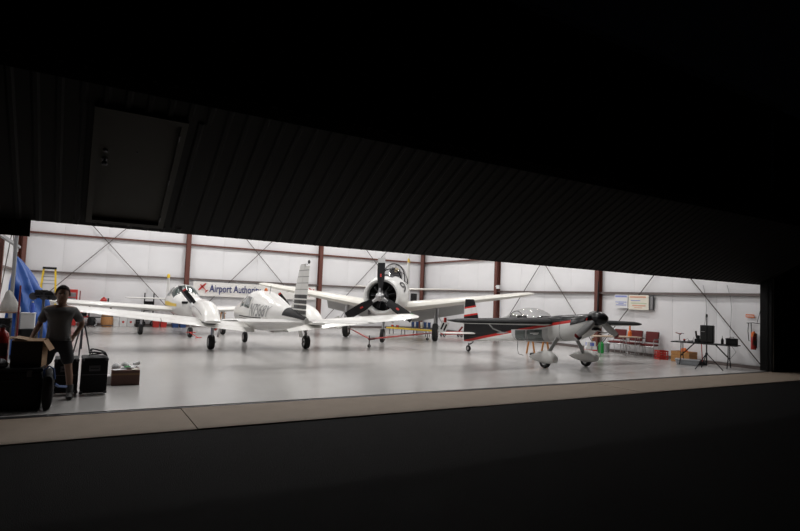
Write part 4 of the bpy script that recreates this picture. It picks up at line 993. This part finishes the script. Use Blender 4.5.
for k, (px, lb) in enumerate(((122.7, 'white carton with red mark next to the small cooler'), (130.3, 'white carton with red mark farther along from the cooler'))):
    q = bx_(px, 325); t = boxy('white_carton', lb, 'box', (q.x, BY+.02, 0), (.30, .34, .46), PLASTICW, group='white cartons by the back wall')
    MB().lathe([(.0, 0), (.05, 0), (.05, .004), (0, .004)], (0, -.171, .22), (0, -1, 0), 14).build('red_mark', RED, t); MB().box((0, 0, .462), (.06, .345, .004)).build('tape', CPAPER, t)
q = bx_(145, 323)
t = boxy('dark_crate', 'dark crate beside the black hand truck', 'crate', (q.x-.24, BY-.12, 0), (.32, .26, .34), MBLACK); MB().box((0, -.132, .26), (.28, .01, .05)).build('rim', DSTEEL, t)
# hand truck
a, b_ = bx_(145.2, 300, 28.05), bx_(154.4, 300, 28.05); W_ = b_.x-a.x
t = thing('hand_truck', 'black upright hand truck leaning at the back wall', 'hand truck', ((a.x+b_.x)/2, 28.33, 0))
for s in (-1, 1):
    MB().tube([(s*W_/2, -.12, .06), (s*W_/2, .0, 1.42), (s*W_/2, -.03, 1.56)], .028, 8).build('upright', MBLACK, t); wheel(t, (s*(W_/2+.02), .02, .13), .13, .07)
for z in (.35, .75, 1.15): MB().bar((-W_/2, -.06, z), (W_/2, -.06, z), .03, .05).build('crossbar', MBLACK, t)
MB().box((0, -.05, .98), (W_-.05, .02, .34)).build('back_plate', MBLACK, t); MB().box((0, -.26, .02), (W_+.08, .28, .015)).build('toe_plate', DSTEEL, t)
for k, (px, mt, lb) in enumerate(((155.0, RED, 'red plastic tote on the floor next to the hand truck'), (162.3, RED, 'red plastic tote between another red tote and a blue one'), (174, BLUE, 'blue plastic tote next to the red totes'), (181.5, BLUE, 'blue plastic tote standing last in the row of totes'))):
    q = bx_(px, 326); t = thing('plastic_tote', lb, 'tote', (q.x, BY-.25, 0), 0, 'plastic totes by the back wall')
    MB().loft([[(-.14*f, -.2*f, z), (.14*f, -.2*f, z), (.14*f, .2*f, z), (-.14*f, .2*f, z)] for f, z in ((.88, 0), (1, .26))], True).build('body', mt, t, bevel=.01); MB().box((0, 0, .272), (.30, .43, .03)).build('lid', mt, t, bevel=.008)
q = bx_(222.5, 316, 27.6)
t = thing('wooden_stool', 'brown wooden stool with a dark bundle by the back wall', 'stool', (q.x, 27.6, 0))
MB().lathe([(.0, .70), (.17, .70), (.17, .74), (0, .74)], n=20).build('seat', WOOD, t)
for k in range(4):
    a = pi/4+pi/2*k; MB().tube([(.1*cos(a), .1*sin(a), .70), (.18*cos(a), .18*sin(a), 0)], .018, 8).build('leg', WOOD, t)
MB().tube([(.13*cos(k*pi/8), .13*sin(k*pi/8), .3) for k in range(17)], .012, 6).build('ring', WOOD, t)
o = crumple('cloth_bundle', 'dark brown cloth bundle lying on the wooden stool', 'bundle', (q.x, 27.6, .742), .14, .22, mat('brown_cloth', (.11, .07, .05), .9), 9)

# banner
p0, p1 = on_y(193, 288.5, 28.36), on_y(315.5, 293.5, 28.36)
bw, bh, bz = p1.x-p0.x, .70, 1.87
t = thing('banner', 'long white banner lettered Airport Authority with a red aeroplane at each end', 'banner', (p0.x, 28.36, bz))
b = MB(); nx, nz = 48, 6
def by(u): return .03*sin(u*31)+.02*sin(u*13+1)
vs = [(bw*i/nx, by(i/nx)*(1-abs(2*j/nz-1)*.5), -bh/2+bh*j/nz-.02*sin(pi*i/nx)) for j in range(nz+1) for i in range(nx+1)]
b.add(vs, [(j*(nx+1)+i, j*(nx+1)+i+1, (j+1)*(nx+1)+i+1, (j+1)*(nx+1)+i) for j in range(nz) for i in range(nx)]).build('cloth', mat('banner_vinyl', (.80, .78, .75), .5, var=.02), t)
def flat(name, polys, mt, parent, x0, z0, sc, y=-.045, ang=0.0):
    for poly in polys:
        b = MB(); q = [(x0+sc*(u*cos(ang)-v*sin(ang)), z0+sc*(u*sin(ang)+v*cos(ang))) for u, v in poly]
        b.prism(q, y-.004, y).build(name, mt, parent)
PLANE = [[(0, -.1), (.9, -.1), (1.0, 0), (.9, .1), (0, .08), (-.75, .03), (-.75, -.03)], [(.30, -.9), (.50, -.9), (.62, 0), (.50, .9), (.30, .9), (.22, 0)], [(-.78, -.34), (-.64, -.34), (-.58, 0), (-.64, .34), (-.78, .34)]]
def textobj(name, body, size, loc, mt, parent, bold=.012, ext=.002, sx=1.0, rz=0.0):
    cu = bpy.data.curves.new(name, 'FONT'); cu.body = body; cu.size = size; cu.offset = bold; cu.extrude = ext; cu.resolution_u = 3
    to = bpy.data.objects.new('txt', cu); COL.objects.link(to)
    me = bpy.data.meshes.new_from_object(to.evaluated_get(bpy.context.evaluated_depsgraph_get())); bpy.data.objects.remove(to)
    xs = [v.co.x for v in me.vertices]; k = sx/(max(xs)-min(xs))
    for v in me.vertices: v.co = (v.co.x*k, v.co.y, v.co.z)
    me.materials.clear(); me.materials.append(mt)
    o = bpy.data.objects.new(name, me); COL.objects.link(o); o.parent = parent; o.location = loc; o.rotation_euler = (pi/2, 0, rz)
    return o
flat('red_aeroplane', PLANE, RED, t, .50, .02, .27, ang=R(135))
flat('red_aeroplane', PLANE, RED, t, bw-.28, .02, .27, ang=R(50))
wx0 = on_y(209.5, 288, 28.34).x-p0.x; wx1 = on_y(261, 288, 28.34).x-p0.x
tx_ = textobj('lettering', 'Airport Authority', .52, (wx0, -.05, -.14), BLUEINK, t, sx=wx1-wx0, bold=.006)
for u in (.05, bw*.33, bw*.66, bw-.05): MB().tube([(u, 0, .33), (u, .06, .42)], .008, 5).build('hanging_cord', PAPER, t)
for px in (264.5, 270): MB().box((on_y(px, 289, 28.34).x-p0.x, -.05, -.12), (.12, .006, .13)).build('lettering', LBLUE, t)
# corner loudspeaker
q = on_y(413.7, 298, 28.1)
t = thing('wall_loudspeaker', 'black loudspeaker hung on the back wall next to the corner column', 'loudspeaker', (q.x, 28.1, q.z-.27))
MB().box((0, 0, .27), (.30, .26, .54)).build('cabinet', MBLACK, t, bevel=.01); MB().box((0, -.135, .27), (.26, .012, .48)).build('grille', RUBBER, t); MB().box((0, .2, .27), (.08, .18, .06)).build('bracket', DSTEEL, t)
# electrical box on the side column
q = on_x(498, 287, XR-.3)
t = thing('junction_box', 'small white junction box on the brown column of the side wall', 'junction box', (XR-.29, q.y, q.z-.1)); MB().box((0, 0, .1), (.10, .2, .18)).build('body', PLASTICW, t, bevel=.008); MB().tube([(0, .1, .1), (0, .2, .14)], .02, 6).build('conduit', PLASTICW, t)

# ================================================================== around the trainer
a = ground(369, 347.5); h = .30
t = thing('tow_frame', 'long red tow frame on small wheels in front of the trainer nose', 'tow frame', (a.x, a.y, 0))
p1 = ground(350, 328.5, .30)-Vector((a.x, a.y, 0)); p2 = ground(431, 333, .30)-Vector((a.x, a.y, 0)); A_ = Vector((0, 0, .30))
MB().tube([A_, p1], .028, 8).build('tow_arm', RED, t); MB().tube([A_, p2], .028, 8).build('tow_arm', RED, t)
MB().tube([A_+Vector((-.06, -.1, 0)), A_+Vector((.25, .1, 0))], .04, 8).build('coupling', DRED, t)
for pos in (Vector((0, 0, 0)), p2*.93):
    MB().tube([(pos.x, pos.y, .05), (pos.x, pos.y, .42 if pos.length < .1 else .30)], .018, 6).build('jack_leg', MBLACK, t); wheel(t, (pos.x, pos.y, .06), .06, .04, name='caster')
p3 = p1+Vector((.05, .1, 0)); MB().tube([(p3.x, p3.y, .30), (p3.x, p3.y, .03)], .016, 6).build('jack_leg', MBLACK, t)
# yellow rail bench with blue folding chairs
a, b_ = ground(388, 333.5), ground(431, 337)
t = thing('yellow_rail_bench', 'long yellow rail bench on dark legs behind the trainer wheels', 'bench', (a.x, a.y, 0)); v = b_-a
MB().bar((0, 0, .30), (v.x, v.y, .30), .35, .06).build('rail', YELLOW, t)
for k in range(4):
    q = v*(.08+.28*k)
    for s in (-1, 1):
        nrm = Vector((-v.y, v.x, 0)).normalized()*.14*s; MB().tube([(q.x+nrm.x, q.y+nrm.y, .28), (q.x+nrm.x*1.3, q.y+nrm.y*1.3, 0)], .018, 6).build('leg', MBLACK, t)
ds = v.normalized(); ang = math.atan2(v.y, v.x)
for k, (f, mt, cn) in enumerate(((.10, RED, 'red'), (.22, RED, 'red'), (.58, BLUE, 'blue'), (.68, BLUE, 'blue'), (.78, PLASTICW, 'white'), (.86, BLUE, 'blue'), (.95, BLUE, 'blue'))):
    q = a+v*f
    t = thing('folded_chair', {'red': 'red folded chair standing on the yellow rail bench', 'blue': 'blue folded chair standing on the yellow rail bench', 'white': 'white folded chair between blue ones on the yellow rail bench'}[cn], 'chair', (q.x, q.y, .332), ang+R(8), 'folded chairs on the yellow bench')
    hgt = .12 if cn == 'red' else .36
    MB().box((0, 0, hgt*.72), (.13, .03, hgt*.5)).build('backrest', mt, t, bevel=.01); MB().box((0, .04, hgt*.4), (.125, .03, hgt*.5)).build('seat', mt, t, bevel=.01)
    for s in (-1, 1): MB().tube([(s*.065, 0, 0), (s*.065, 0, hgt)], .012, 6).build('frame_tube', DSTEEL, t)
a = ground(441, 336.5); b_ = ground(462, 337)
t = thing('floor_jack', 'long red floor jack standing beyond the aerobatic wing', 'jack', (a.x, a.y, 0)); v = b_-a
MB().bar((0, 0, .16), (v.x, v.y, .20), .28, .14).build('frame', RED, t, bevel=.02); MB().bar((v.x*.8, v.y*.8, .22), (v.x*1.0, v.y*1.0, .5), .1, .06).build('lift_arm', DRED, t)
MB().tube([(.05, .02, .2), (-.35, .1, .50)], .022, 8).build('handle', MBLACK, t)
for f in (.08, .9):
    for s in (-.13, .13): wheel(t, (v.x*f, v.y*f+s, .07), .07, .05, axis=(0, 1, 0), name='wheel')

# sawhorse behind the aerobatic plane
a, b_ = ground(530.5, 353.5), ground(545, 356)
t = thing('sawhorse', 'orange wooden sawhorse standing behind the aerobatic aeroplane', 'sawhorse', (a.x, a.y, 0)); v = b_-a; ds = v.normalized(); nn = RGT*.9
OW = mat('orange_wood', (.55, .22, .05), .55, var=.2, scale=12)
MB().bar((-ds.x*.15, -ds.y*.15, .74), (v.x+ds.x*.15, v.y+ds.y*.15, .74), .06, .10).build('beam', OW, t)
for q in (Vector((0, 0, 0)), v):
    for s in (-1, 1): MB().bar((q.x+RGT.x*.03*s, q.y+RGT.y*.03*s, .72), (q.x+RGT.x*.14*s, q.y+RGT.y*.14*s, 0), .05, .05).build('leg', OW, t)
q = ground(532.5, 356)
t = boxy('black_tool_case', 'small black tool case on the floor beside the sawhorse', 'case', (q.x, q.y, 0), (.15, .12, .10), MBLACK); MB().tube([(-.04, 0, .1), (-.03, 0, .13), (.03, 0, .13), (.04, 0, .1)], .008, 6).build('handle', DSTEEL, t)

# ================================================================== side wall: table, chairs, boxes
def chair(label, loc, rz):
    t = thing('guest_chair', label, 'chair', loc, rz, 'red chairs along the side wall')     # faces +x of its own frame
    MAR = mat('maroon_fabric', (.13, .016, .016), .8)
    MB().box((.02, 0, .45), (.46, .48, .07)).build('seat', MAR, t, bevel=.025); MB().box((-.23, 0, .73), (.06, .46, .40), ry=R(-9)).build('backrest', MAR, t, bevel=.025)
    for s in (-1, 1):
        MB().tube([(.24, s*.26, 0), (.23, s*.26, .62), (.18, s*.26, .66), (-.22, s*.26, .66), (-.26, s*.26, .70)], .012, 6).build('front_leg', CHROME, t)
        MB().tube([(-.30, s*.25, 0), (-.18, s*.25, .44), (-.27, s*.24, .92)], .012, 6).build('rear_leg', CHROME, t)
        MB().box((.02, s*.26, .675), (.26, .045, .025)).build('armrest', MBLACK, t, bevel=.008)
    MB().tube([(.23, -.26, .40), (.23, .26, .40)], .010, 6).build('stretcher', CHROME, t)
for px, py, lb in ((649.5, 356.5, 'maroon chair with chrome legs next to the red crate by the wall'), (633.5, 355, 'maroon chair with chrome legs behind the orange stick on the folding table'), (617.5, 353.8, 'maroon chair with chrome legs at the wall end nearest the brown column')):
    q = on_x(px, py, 17.95); d_ = ray(px, py); chair(lb, (17.93, q.y, 0), pi+R(10))
# beige folding table
a, b_ = ground(591, 335.5, .72), ground(640, 336.8, .72)
t = thing('folding_table', 'long beige folding table set out from the side wall in front of the chairs', 'table', ((a.x+b_.x)/2-.12, (a.y+b_.y)/2, 0), math.atan2(b_.y-a.y, b_.x-a.x)); L_ = 1.9
MB().box((0, 0, .71), (L_, .62, .035)).build('top', mat('beige_laminate', (.50, .38, .28), .5), t, bevel=.008)
for s in (-1, 1):
    x = s*(L_/2-.25)
    for j in (-1, 1): MB().tube([(x, j*.26, .69), (x, j*.26, .0)], .014, 6).build('leg', STEEL, t)
    MB().tube([(x, -.26, .12), (x, .26, .12)], .012, 6).build('foot_bar', STEEL, t); MB().tube([(x, 0, .3), (x-s*.35, 0, .68)], .010, 6).build('brace', STEEL, t)
q = ground(632.5, 336, .735)
t = thing('orange_stick', 'orange upright stick with round knob standing on the folding table', 'stick', (q.x-.15, q.y, .73))
MB().lathe([(.0, 0), (.07, 0), (.065, .16), (.03, .2), (.028, .46), (0, .46)], n=14).build('shaft', ORANGE, t); MB().lathe([(.0, .44), (.035, .455), (.04, .49), (.03, .52), (0, .53)], n=12).build('knob', YELLOW, t)
# boxes and bottles by the column
q = ground(590.5, 352.5)
t = boxy('drink_carton', 'white carton with red stripe on the floor by the brown column', 'box', (q.x, q.y, 0), (.42, .34, .22), PLASTICW, R(-40)); MB().box((0, -.172, .10), (.42, .006, .05)).build('stripe', RED, t); MB().box((-.212, 0, .10), (.006, .34, .05)).build('stripe', RED, t)
t = boxy('printed_carton', 'white carton with blue print on top of the red-striped carton', 'box', (q.x, q.y, .222), (.32, .28, .20), PLASTICW, R(-36)); MB().box((.02, -.142, .10), (.13, .006, .12)).build('print', LBLUE, t); MB().box((-.162, .03, .10), (.006, .10, .12)).build('print', LBLUE, t)
q = ground(601, 353.2)
t = thing('green_canister', 'bright green canister on the floor next to the brown column', 'canister', (q.x, q.y, 0))
MB().lathe([(.0, 0), (.10, 0), (.105, .03), (.105, .34), (.09, .38), (.05, .41), (0, .41)], n=18).build('body', GREEN, t); MB().lathe([(.0, .41), (.045, .41), (.045, .45), (0, .45)], n=12).build('cap', GREEN, t)
q = ground(606.5, 352)
t = thing('waste_bin', 'dark round waste bin beside the green canister', 'bin', (q.x, q.y, 0)); MB().lathe([(.0, 0), (.10, 0), (.125, .32), (.12, .32), (.1, .02), (0, .02)], n=18).build('body', GREYP, t); MB().lathe([(.12, .31), (.132, .31), (.132, .335), (.12, .335)], n=18).build('rim', GREYP, t)
q = ground(594, 340.5, .45)
t = boxy('orange_pack', 'small orange-brown packet standing on the printed carton', 'packet', (ground(590.5, 352.5).x+.1, ground(590.5, 352.5).y, .424), (.09, .06, .14), CARD, .3); MB().box((0, -.032, .07), (.07, .004, .06)).build('label_patch', ORANGE, t)
# crate, wooden box, bin
q = ground(665.5, 359.8)
t = thing('milk_crate', 'red plastic crate on the floor between chair and wooden box', 'crate', (q.x, q.y+.16, 0), R(-20))
for z in (.02, .11, .20, .29):
    b = MB()
    for sx, sy, dx, dy in ((0, -1, .34, .02), (0, 1, .34, .02), (1, 0, .02, .30), (-1, 0, .02, .30)): b.box((sx*.16, sy*.14, z), (dx, dy, .045 if z in (.02, .29) else .03))
    b.build('rail_band', RED, t)
for sx in (-1, 0, 1):
    for sy in (-1, 1): MB().box((sx*.15, sy*.14, .155), (.03, .022, .29)).build('post', RED, t)
for sx in (-1, 1): MB().box((sx*.16, 0, .155), (.022, .03, .29)).build('post', RED, t)
MB().box((0, 0, .01), (.32, .28, .015)).build('base', RED, t)
q = ground(683, 360.5)
t = thing('wooden_box', 'tan wooden box with orange cloth on top under the black table', 'box', (17.93, on_x(684, 357, 17.93).y, 0), R(-90))
TANW = mat('tan_board', (.42, .20, .06), .6, var=.15, scale=10)
for z in (.06, .18, .30):
    for sy in (-1, 1): MB().box((0, sy*.22, z), (.66, .018, .112)).build('slat', TANW, t)
    for sx in (-1, 1): MB().box((sx*.325, 0, z), (.018, .42, .112)).build('slat', TANW, t)
MB().box((0, 0, .012), (.64, .42, .02)).build('base', TANW, t)
o = crumple('orange_cloth', 'bright orange cloth heaped in the wooden box under the table', 'cloth', (17.93, on_x(684, 357, 17.93).y, .022), .165, .44, ORANGE, 12, sq=1.35)
q = ground(690, 365)
t = thing('clear_bin', 'low clear plastic bin on the floor under the black table', 'bin', (q.x+.02, q.y+.1, 0), R(-62))
MB().loft([[(-.34*f, -.2*f, z), (.34*f, -.2*f, z), (.34*f, .2*f, z), (-.34*f, .2*f, z)] for f, z in ((.9, 0), (1, .15))], True).build('body', mat('frosted_plastic', (.42, .44, .47), .35), t, bevel=.015); MB().box((0, 0, .16), (.71, .43, .03)).build('lid', mat('frosted_lid', (.50, .53, .57), .3), t, bevel=.01)

# black table with legs
a, b_ = ground(670, 341, .74), ground(736, 346, .74); v = b_-a; ang = math.atan2(v.y, v.x); mid = (a+b_)/2; nv = Vector((-v.y, v.x, 0)).normalized()
mid = mid+nv*.36
t = thing('black_table', 'long black folding table carrying the loudspeaker by the side wall', 'table', (mid.x, mid.y, 0), ang); L_ = v.length
MB().box((0, 0, .725), (L_, .60, .03)).build('top', MBLACK, t, bevel=.006)
for s in (-1, 1):
    x = s*(L_/2-.26)
    for j in (-1, 1):
        MB().tube([(x, j*.10, .71), (x, j*.12, .30), (x, j*.26, .02)], .016, 6).build('leg', MBLACK, t)
        MB().tube([(x, j*.05, .32), (x-s*.36, j*.05, .70)], .011, 6).build('brace', MBLACK, t)
    MB().tube([(x, -.12, .30), (x, .12, .30)], .014, 6).build('cross_tube', MBLACK, t)
def on_table(px, py, back=.30): return ground(px, py, .742)+nv*0.0+Vector((0, 0, 0))
def tab(f, d=0.0): q = mid+v*(f-.5)+nv*d; return Vector((q.x, q.y, .742))
q = tab(.54, .05)
t = thing('loudspeaker', 'large black loudspeaker standing on the black table', 'loudspeaker', q, ang)
MB().prism([(-.19, -.16), (.19, -.16), (.15, .18), (-.15, .18)], .01, .56, 'Z').build('cabinet', MBLACK, t, bevel=.012); MB().box((0, -.165, .285), (.34, .014, .50)).build('grille', RUBBER, t, bevel=.004)
MB().box((-.1, -.175, .36), (.09, .008, .02)).build('badge', STEEL, t)
q = tab(.385, .0)
t = thing('drill_charger', 'black cordless tool standing on the table next to the loudspeaker', 'power tool', q, ang)
MB().box((0, 0, .06), (.15, .13, .12)).build('base', MBLACK, t, bevel=.012); MB().box((.02, 0, .17), (.09, .09, .12)).build('body', MBLACK, t, bevel=.02); MB().tube([(-.02, 0, .14), (-.05, 0, .36)], .028, 10).build('handle', MBLACK, t)
q = tab(.10, 0)
t = thing('red_hand_tool', 'upright hand tool with red and dark handles on the table end', 'tool', q, ang)
MB().lathe([(.0, 0), (.05, 0), (.045, .02), (.015, .03), (.013, .24), (0, .24)], n=12).build('stand', STEEL, t); MB().tube([(-.12, 0, .27), (.0, 0, .24), (.06, 0, .25)], .016, 6).build('handle', DRED, t); MB().tube([(.0, .02, .2), (.06, .02, .26), (.13, .02, .25)], .014, 6).build('handle', DSTEEL, t)
q = tab(.185, -.05)
t = thing('red_cap_can', 'small can with red cap on the black table', 'can', q); MB().lathe([(.0, 0), (.03, 0), (.03, .05), (0, .05)], n=14).build('body', DSTEEL, t); MB().lathe([(.0, .05), (.034, .05), (.03, .085), (0, .09)], n=14).build('cap', RED, t)
q = tab(.28, .0)
t = thing('wire_gadget', 'small grey metal gadget with thin wires on the table', 'gadget', q, ang); MB().box((0, 0, .03), (.16, .1, .05)).build('body', STEEL, t, bevel=.008); MB().tube([(.06, 0, .05), (.09, 0, .14), (.10, 0, .17)], .006, 5).build('wire', DSTEEL, t); MB().tube([(-.05, 0, .05), (-.10, .02, .10), (-.16, .02, .06)], .006, 5).build('wire', DSTEEL, t)
q = tab(.765, -.02)
t = thing('dark_bottle', 'dark bottle with pale neck on the table next to the tool box', 'bottle', q); MB().lathe([(.0, 0), (.04, 0), (.042, .12), (.03, .16), (.014, .19), (0, .19)], n=16).build('body', MBLACK, t); MB().lathe([(.0, .19), (.016, .19), (.018, .25), (0, .26)], n=12).build('cap', PLASTICW, t)
q = tab(.90, .02)
t = thing('tool_box', 'black tool box with handle at the table end', 'tool box', q, ang); MB().box((0, 0, .085), (.30, .2, .16)).build('body', MBLACK, t, bevel=.012); MB().box((0, 0, .18), (.31, .21, .04)).build('lid', MBLACK, t, bevel=.01); MB().tube([(-.06, 0, .20), (-.05, 0, .235), (.05, 0, .235), (.06, 0, .20)], .010, 6).build('handle', DSTEEL, t)
# tripod stand before the table
q = ground(706.5, 369.5)
t = thing('speaker_stand', 'black tripod stand with tall pole in front of the black table', 'stand', (q.x, q.y, 0), R(20))
MB().tube([(0, 0, .12), (0, 0, 1.02), (0, 0, 1.62)], [.020, .018, .015], 10).build('pole', MBLACK, t)
for k in range(3):
    a = 2*pi*k/3+.5; MB().tube([(.02*cos(a), .02*sin(a), .46), (.44*cos(a), .44*sin(a), .015)], .013, 6).build('leg', MBLACK, t); MB().tube([(.02*cos(a), .02*sin(a), .16), (.24*cos(a), .24*sin(a), .23)], .009, 6).build('brace', MBLACK, t)
MB().lathe([(.0, .43), (.035, .43), (.035, .50), (0, .50)], n=12).build('collar', MBLACK, t)
MB().lathe([(.0, 1.56), (.022, 1.57), (.026, 1.62), (.018, 1.66), (0, 1.67)], n=12).build('pole_cap', MBLACK, t)
q = tab(.40, .50)
t = thing('push_broom', 'broom with red handle leaning behind the black table', 'broom', (q.x, q.y, 0)); MB().tube([(0, 0, .1), (.02, .05, .68)], .014, 8).build('handle', RED, t); MB().prism([(-.16, 0), (.16, 0), (.12, .12), (-.12, .12)], -.04, .04).build('head', MBLACK, t, bevel=.01)
# cords down the wall behind the table
for k, (x0, x1, lb) in enumerate(((703, 706, 'thin dark cord hanging down the wall above the loudspeaker'), (727, 733, 'dark cord hanging down the wall to the tool box'))):
    pts = [on_x(x0, 285, XR-.10)]+[on_x(x0+(x1-x0)*f+2.5*sin(5*f), 285+60*f, XR-.10) for f in (.2, .4, .6, .8, 1.0)]
    if k == 1: pts += [on_x(736, 352, XR-.12), on_x(731, 358, XR-.14), on_x(728, 362, XR-.16)]
    tag(MB().tube(pts, .008, 5).build('hanging_cable', GREYP), lb, 'cable')
# extinguisher and sign
q = on_x(757.3, 350, XR-.2)
t = thing('fire_extinguisher', 'red fire extinguisher with orange top hung on the wall by the door jamb', 'fire extinguisher', (XR-.22, q.y+.10, .62)); t.scale = (.82, .82, .9); extinguisher(t)
MB().box((.10, 0, .3), (.03, .14, .5)).build('wall_bracket', DSTEEL, t); MB().lathe([(.0, .44), (.085, .44), (.08, .56), (.03, .62), (0, .62)], n=16).build('cover', ORANGE, t)
q = on_x(750, 316, XR-.05)
t = thing('extinguisher_sign', 'small orange and white sign on the wall above the extinguisher', 'sign', (XR-.055, q.y, q.z)); MB().box((0, 0, 0), (.008, .26, .10)).build('plate', ORANGE, t); MB().box((-.005, 0, .0), (.004, .22, .03)).build('white_band', PAPER, t)
q = on_x(753.5, 325, XR-.1)
t = thing('hose_hook', 'dark wall hook with hanging cable loop next to the extinguisher', 'hook', (XR-.10, q.y, q.z)); MB().tube([(0, -.18, .05), (-.03, .0, .07), (0, .2, .05)], .012, 6).build('hook_bar', MBLACK, t)
MB().tube([(-.02, .14, .05), (-.03, .15, -.2), (-.03, .12, -.5), (-.03, .06, -.52), (-.03, .05, -.2), (-.02, .06, .05)], .012, 6).build('cable_loop', MBLACK, t)
MB().tube([(0, -.1, .05), (0, -.15, .25), (.02, -.2, .5)], .008, 5).build('cord', MBLACK, t)
# notices on the wall
def notice(name, label, x0, y0, x1, y1, mt, lines, tilt=0.0):
    a, b_ = on_x(x0, y0, XR-.2), on_x(x1, y1, XR-.2); w_ = abs(a.y-b_.y); h = a.z-b_.z; cy, cz = (a.y+b_.y)/2, (a.z+b_.z)/2
    t = thing(name, label, 'notice', (XR-.16, cy, cz)); MB().box((0, 0, 0), (.02, w_, h)).build('sheet', mt, t)
    for z, f0, f1, m2, th in lines: MB().box((-.012, w_/2-w_*(f0+f1)/2, h*z), (.004, w_*(f1-f0), h*th)).build('lettering', m2, t)
    return t
PINK = mat('faded_orange_ink', (.70, .36, .25), .7); PBL = mat('faded_blue_ink', (.28, .32, .62), .7); PGR = mat('faded_green_ink', (.50, .60, .42), .7)
notice('paper_notice', 'white paper notice with blue writing on the side wall', 614.3, 294.6, 627, 308.2, PAPER, ((.38, .04, .94, PBL, .14), (-.05, .06, .92, PBL, .06), (-.16, .3, .7, PBL, .06), (-.27, .1, .9, PBL, .06)))
t = notice('poster_board', 'cream poster board with faded orange and green writing on the side wall', 628, 294.8, 648, 310.2, CPAPER, ((.36, .06, .88, PINK, .10), (.12, .12, .6, PBL, .05), (-.06, .12, .9, PGR, .06), (-.22, .2, .85, PINK, .07), (-.36, .3, .7, PINK, .04)))
q = on_x(649.8, 303, XR-.08)
t = boxy('dark_wall_board', 'narrow dark board on the wall behind the cream poster', 'board', (XR-.10, q.y, q.z-.26), (.03, .34, .52), DSTEEL); MB().box((-.018, 0, .26), (.006, .3, .48)).build('face', GREYP, t)
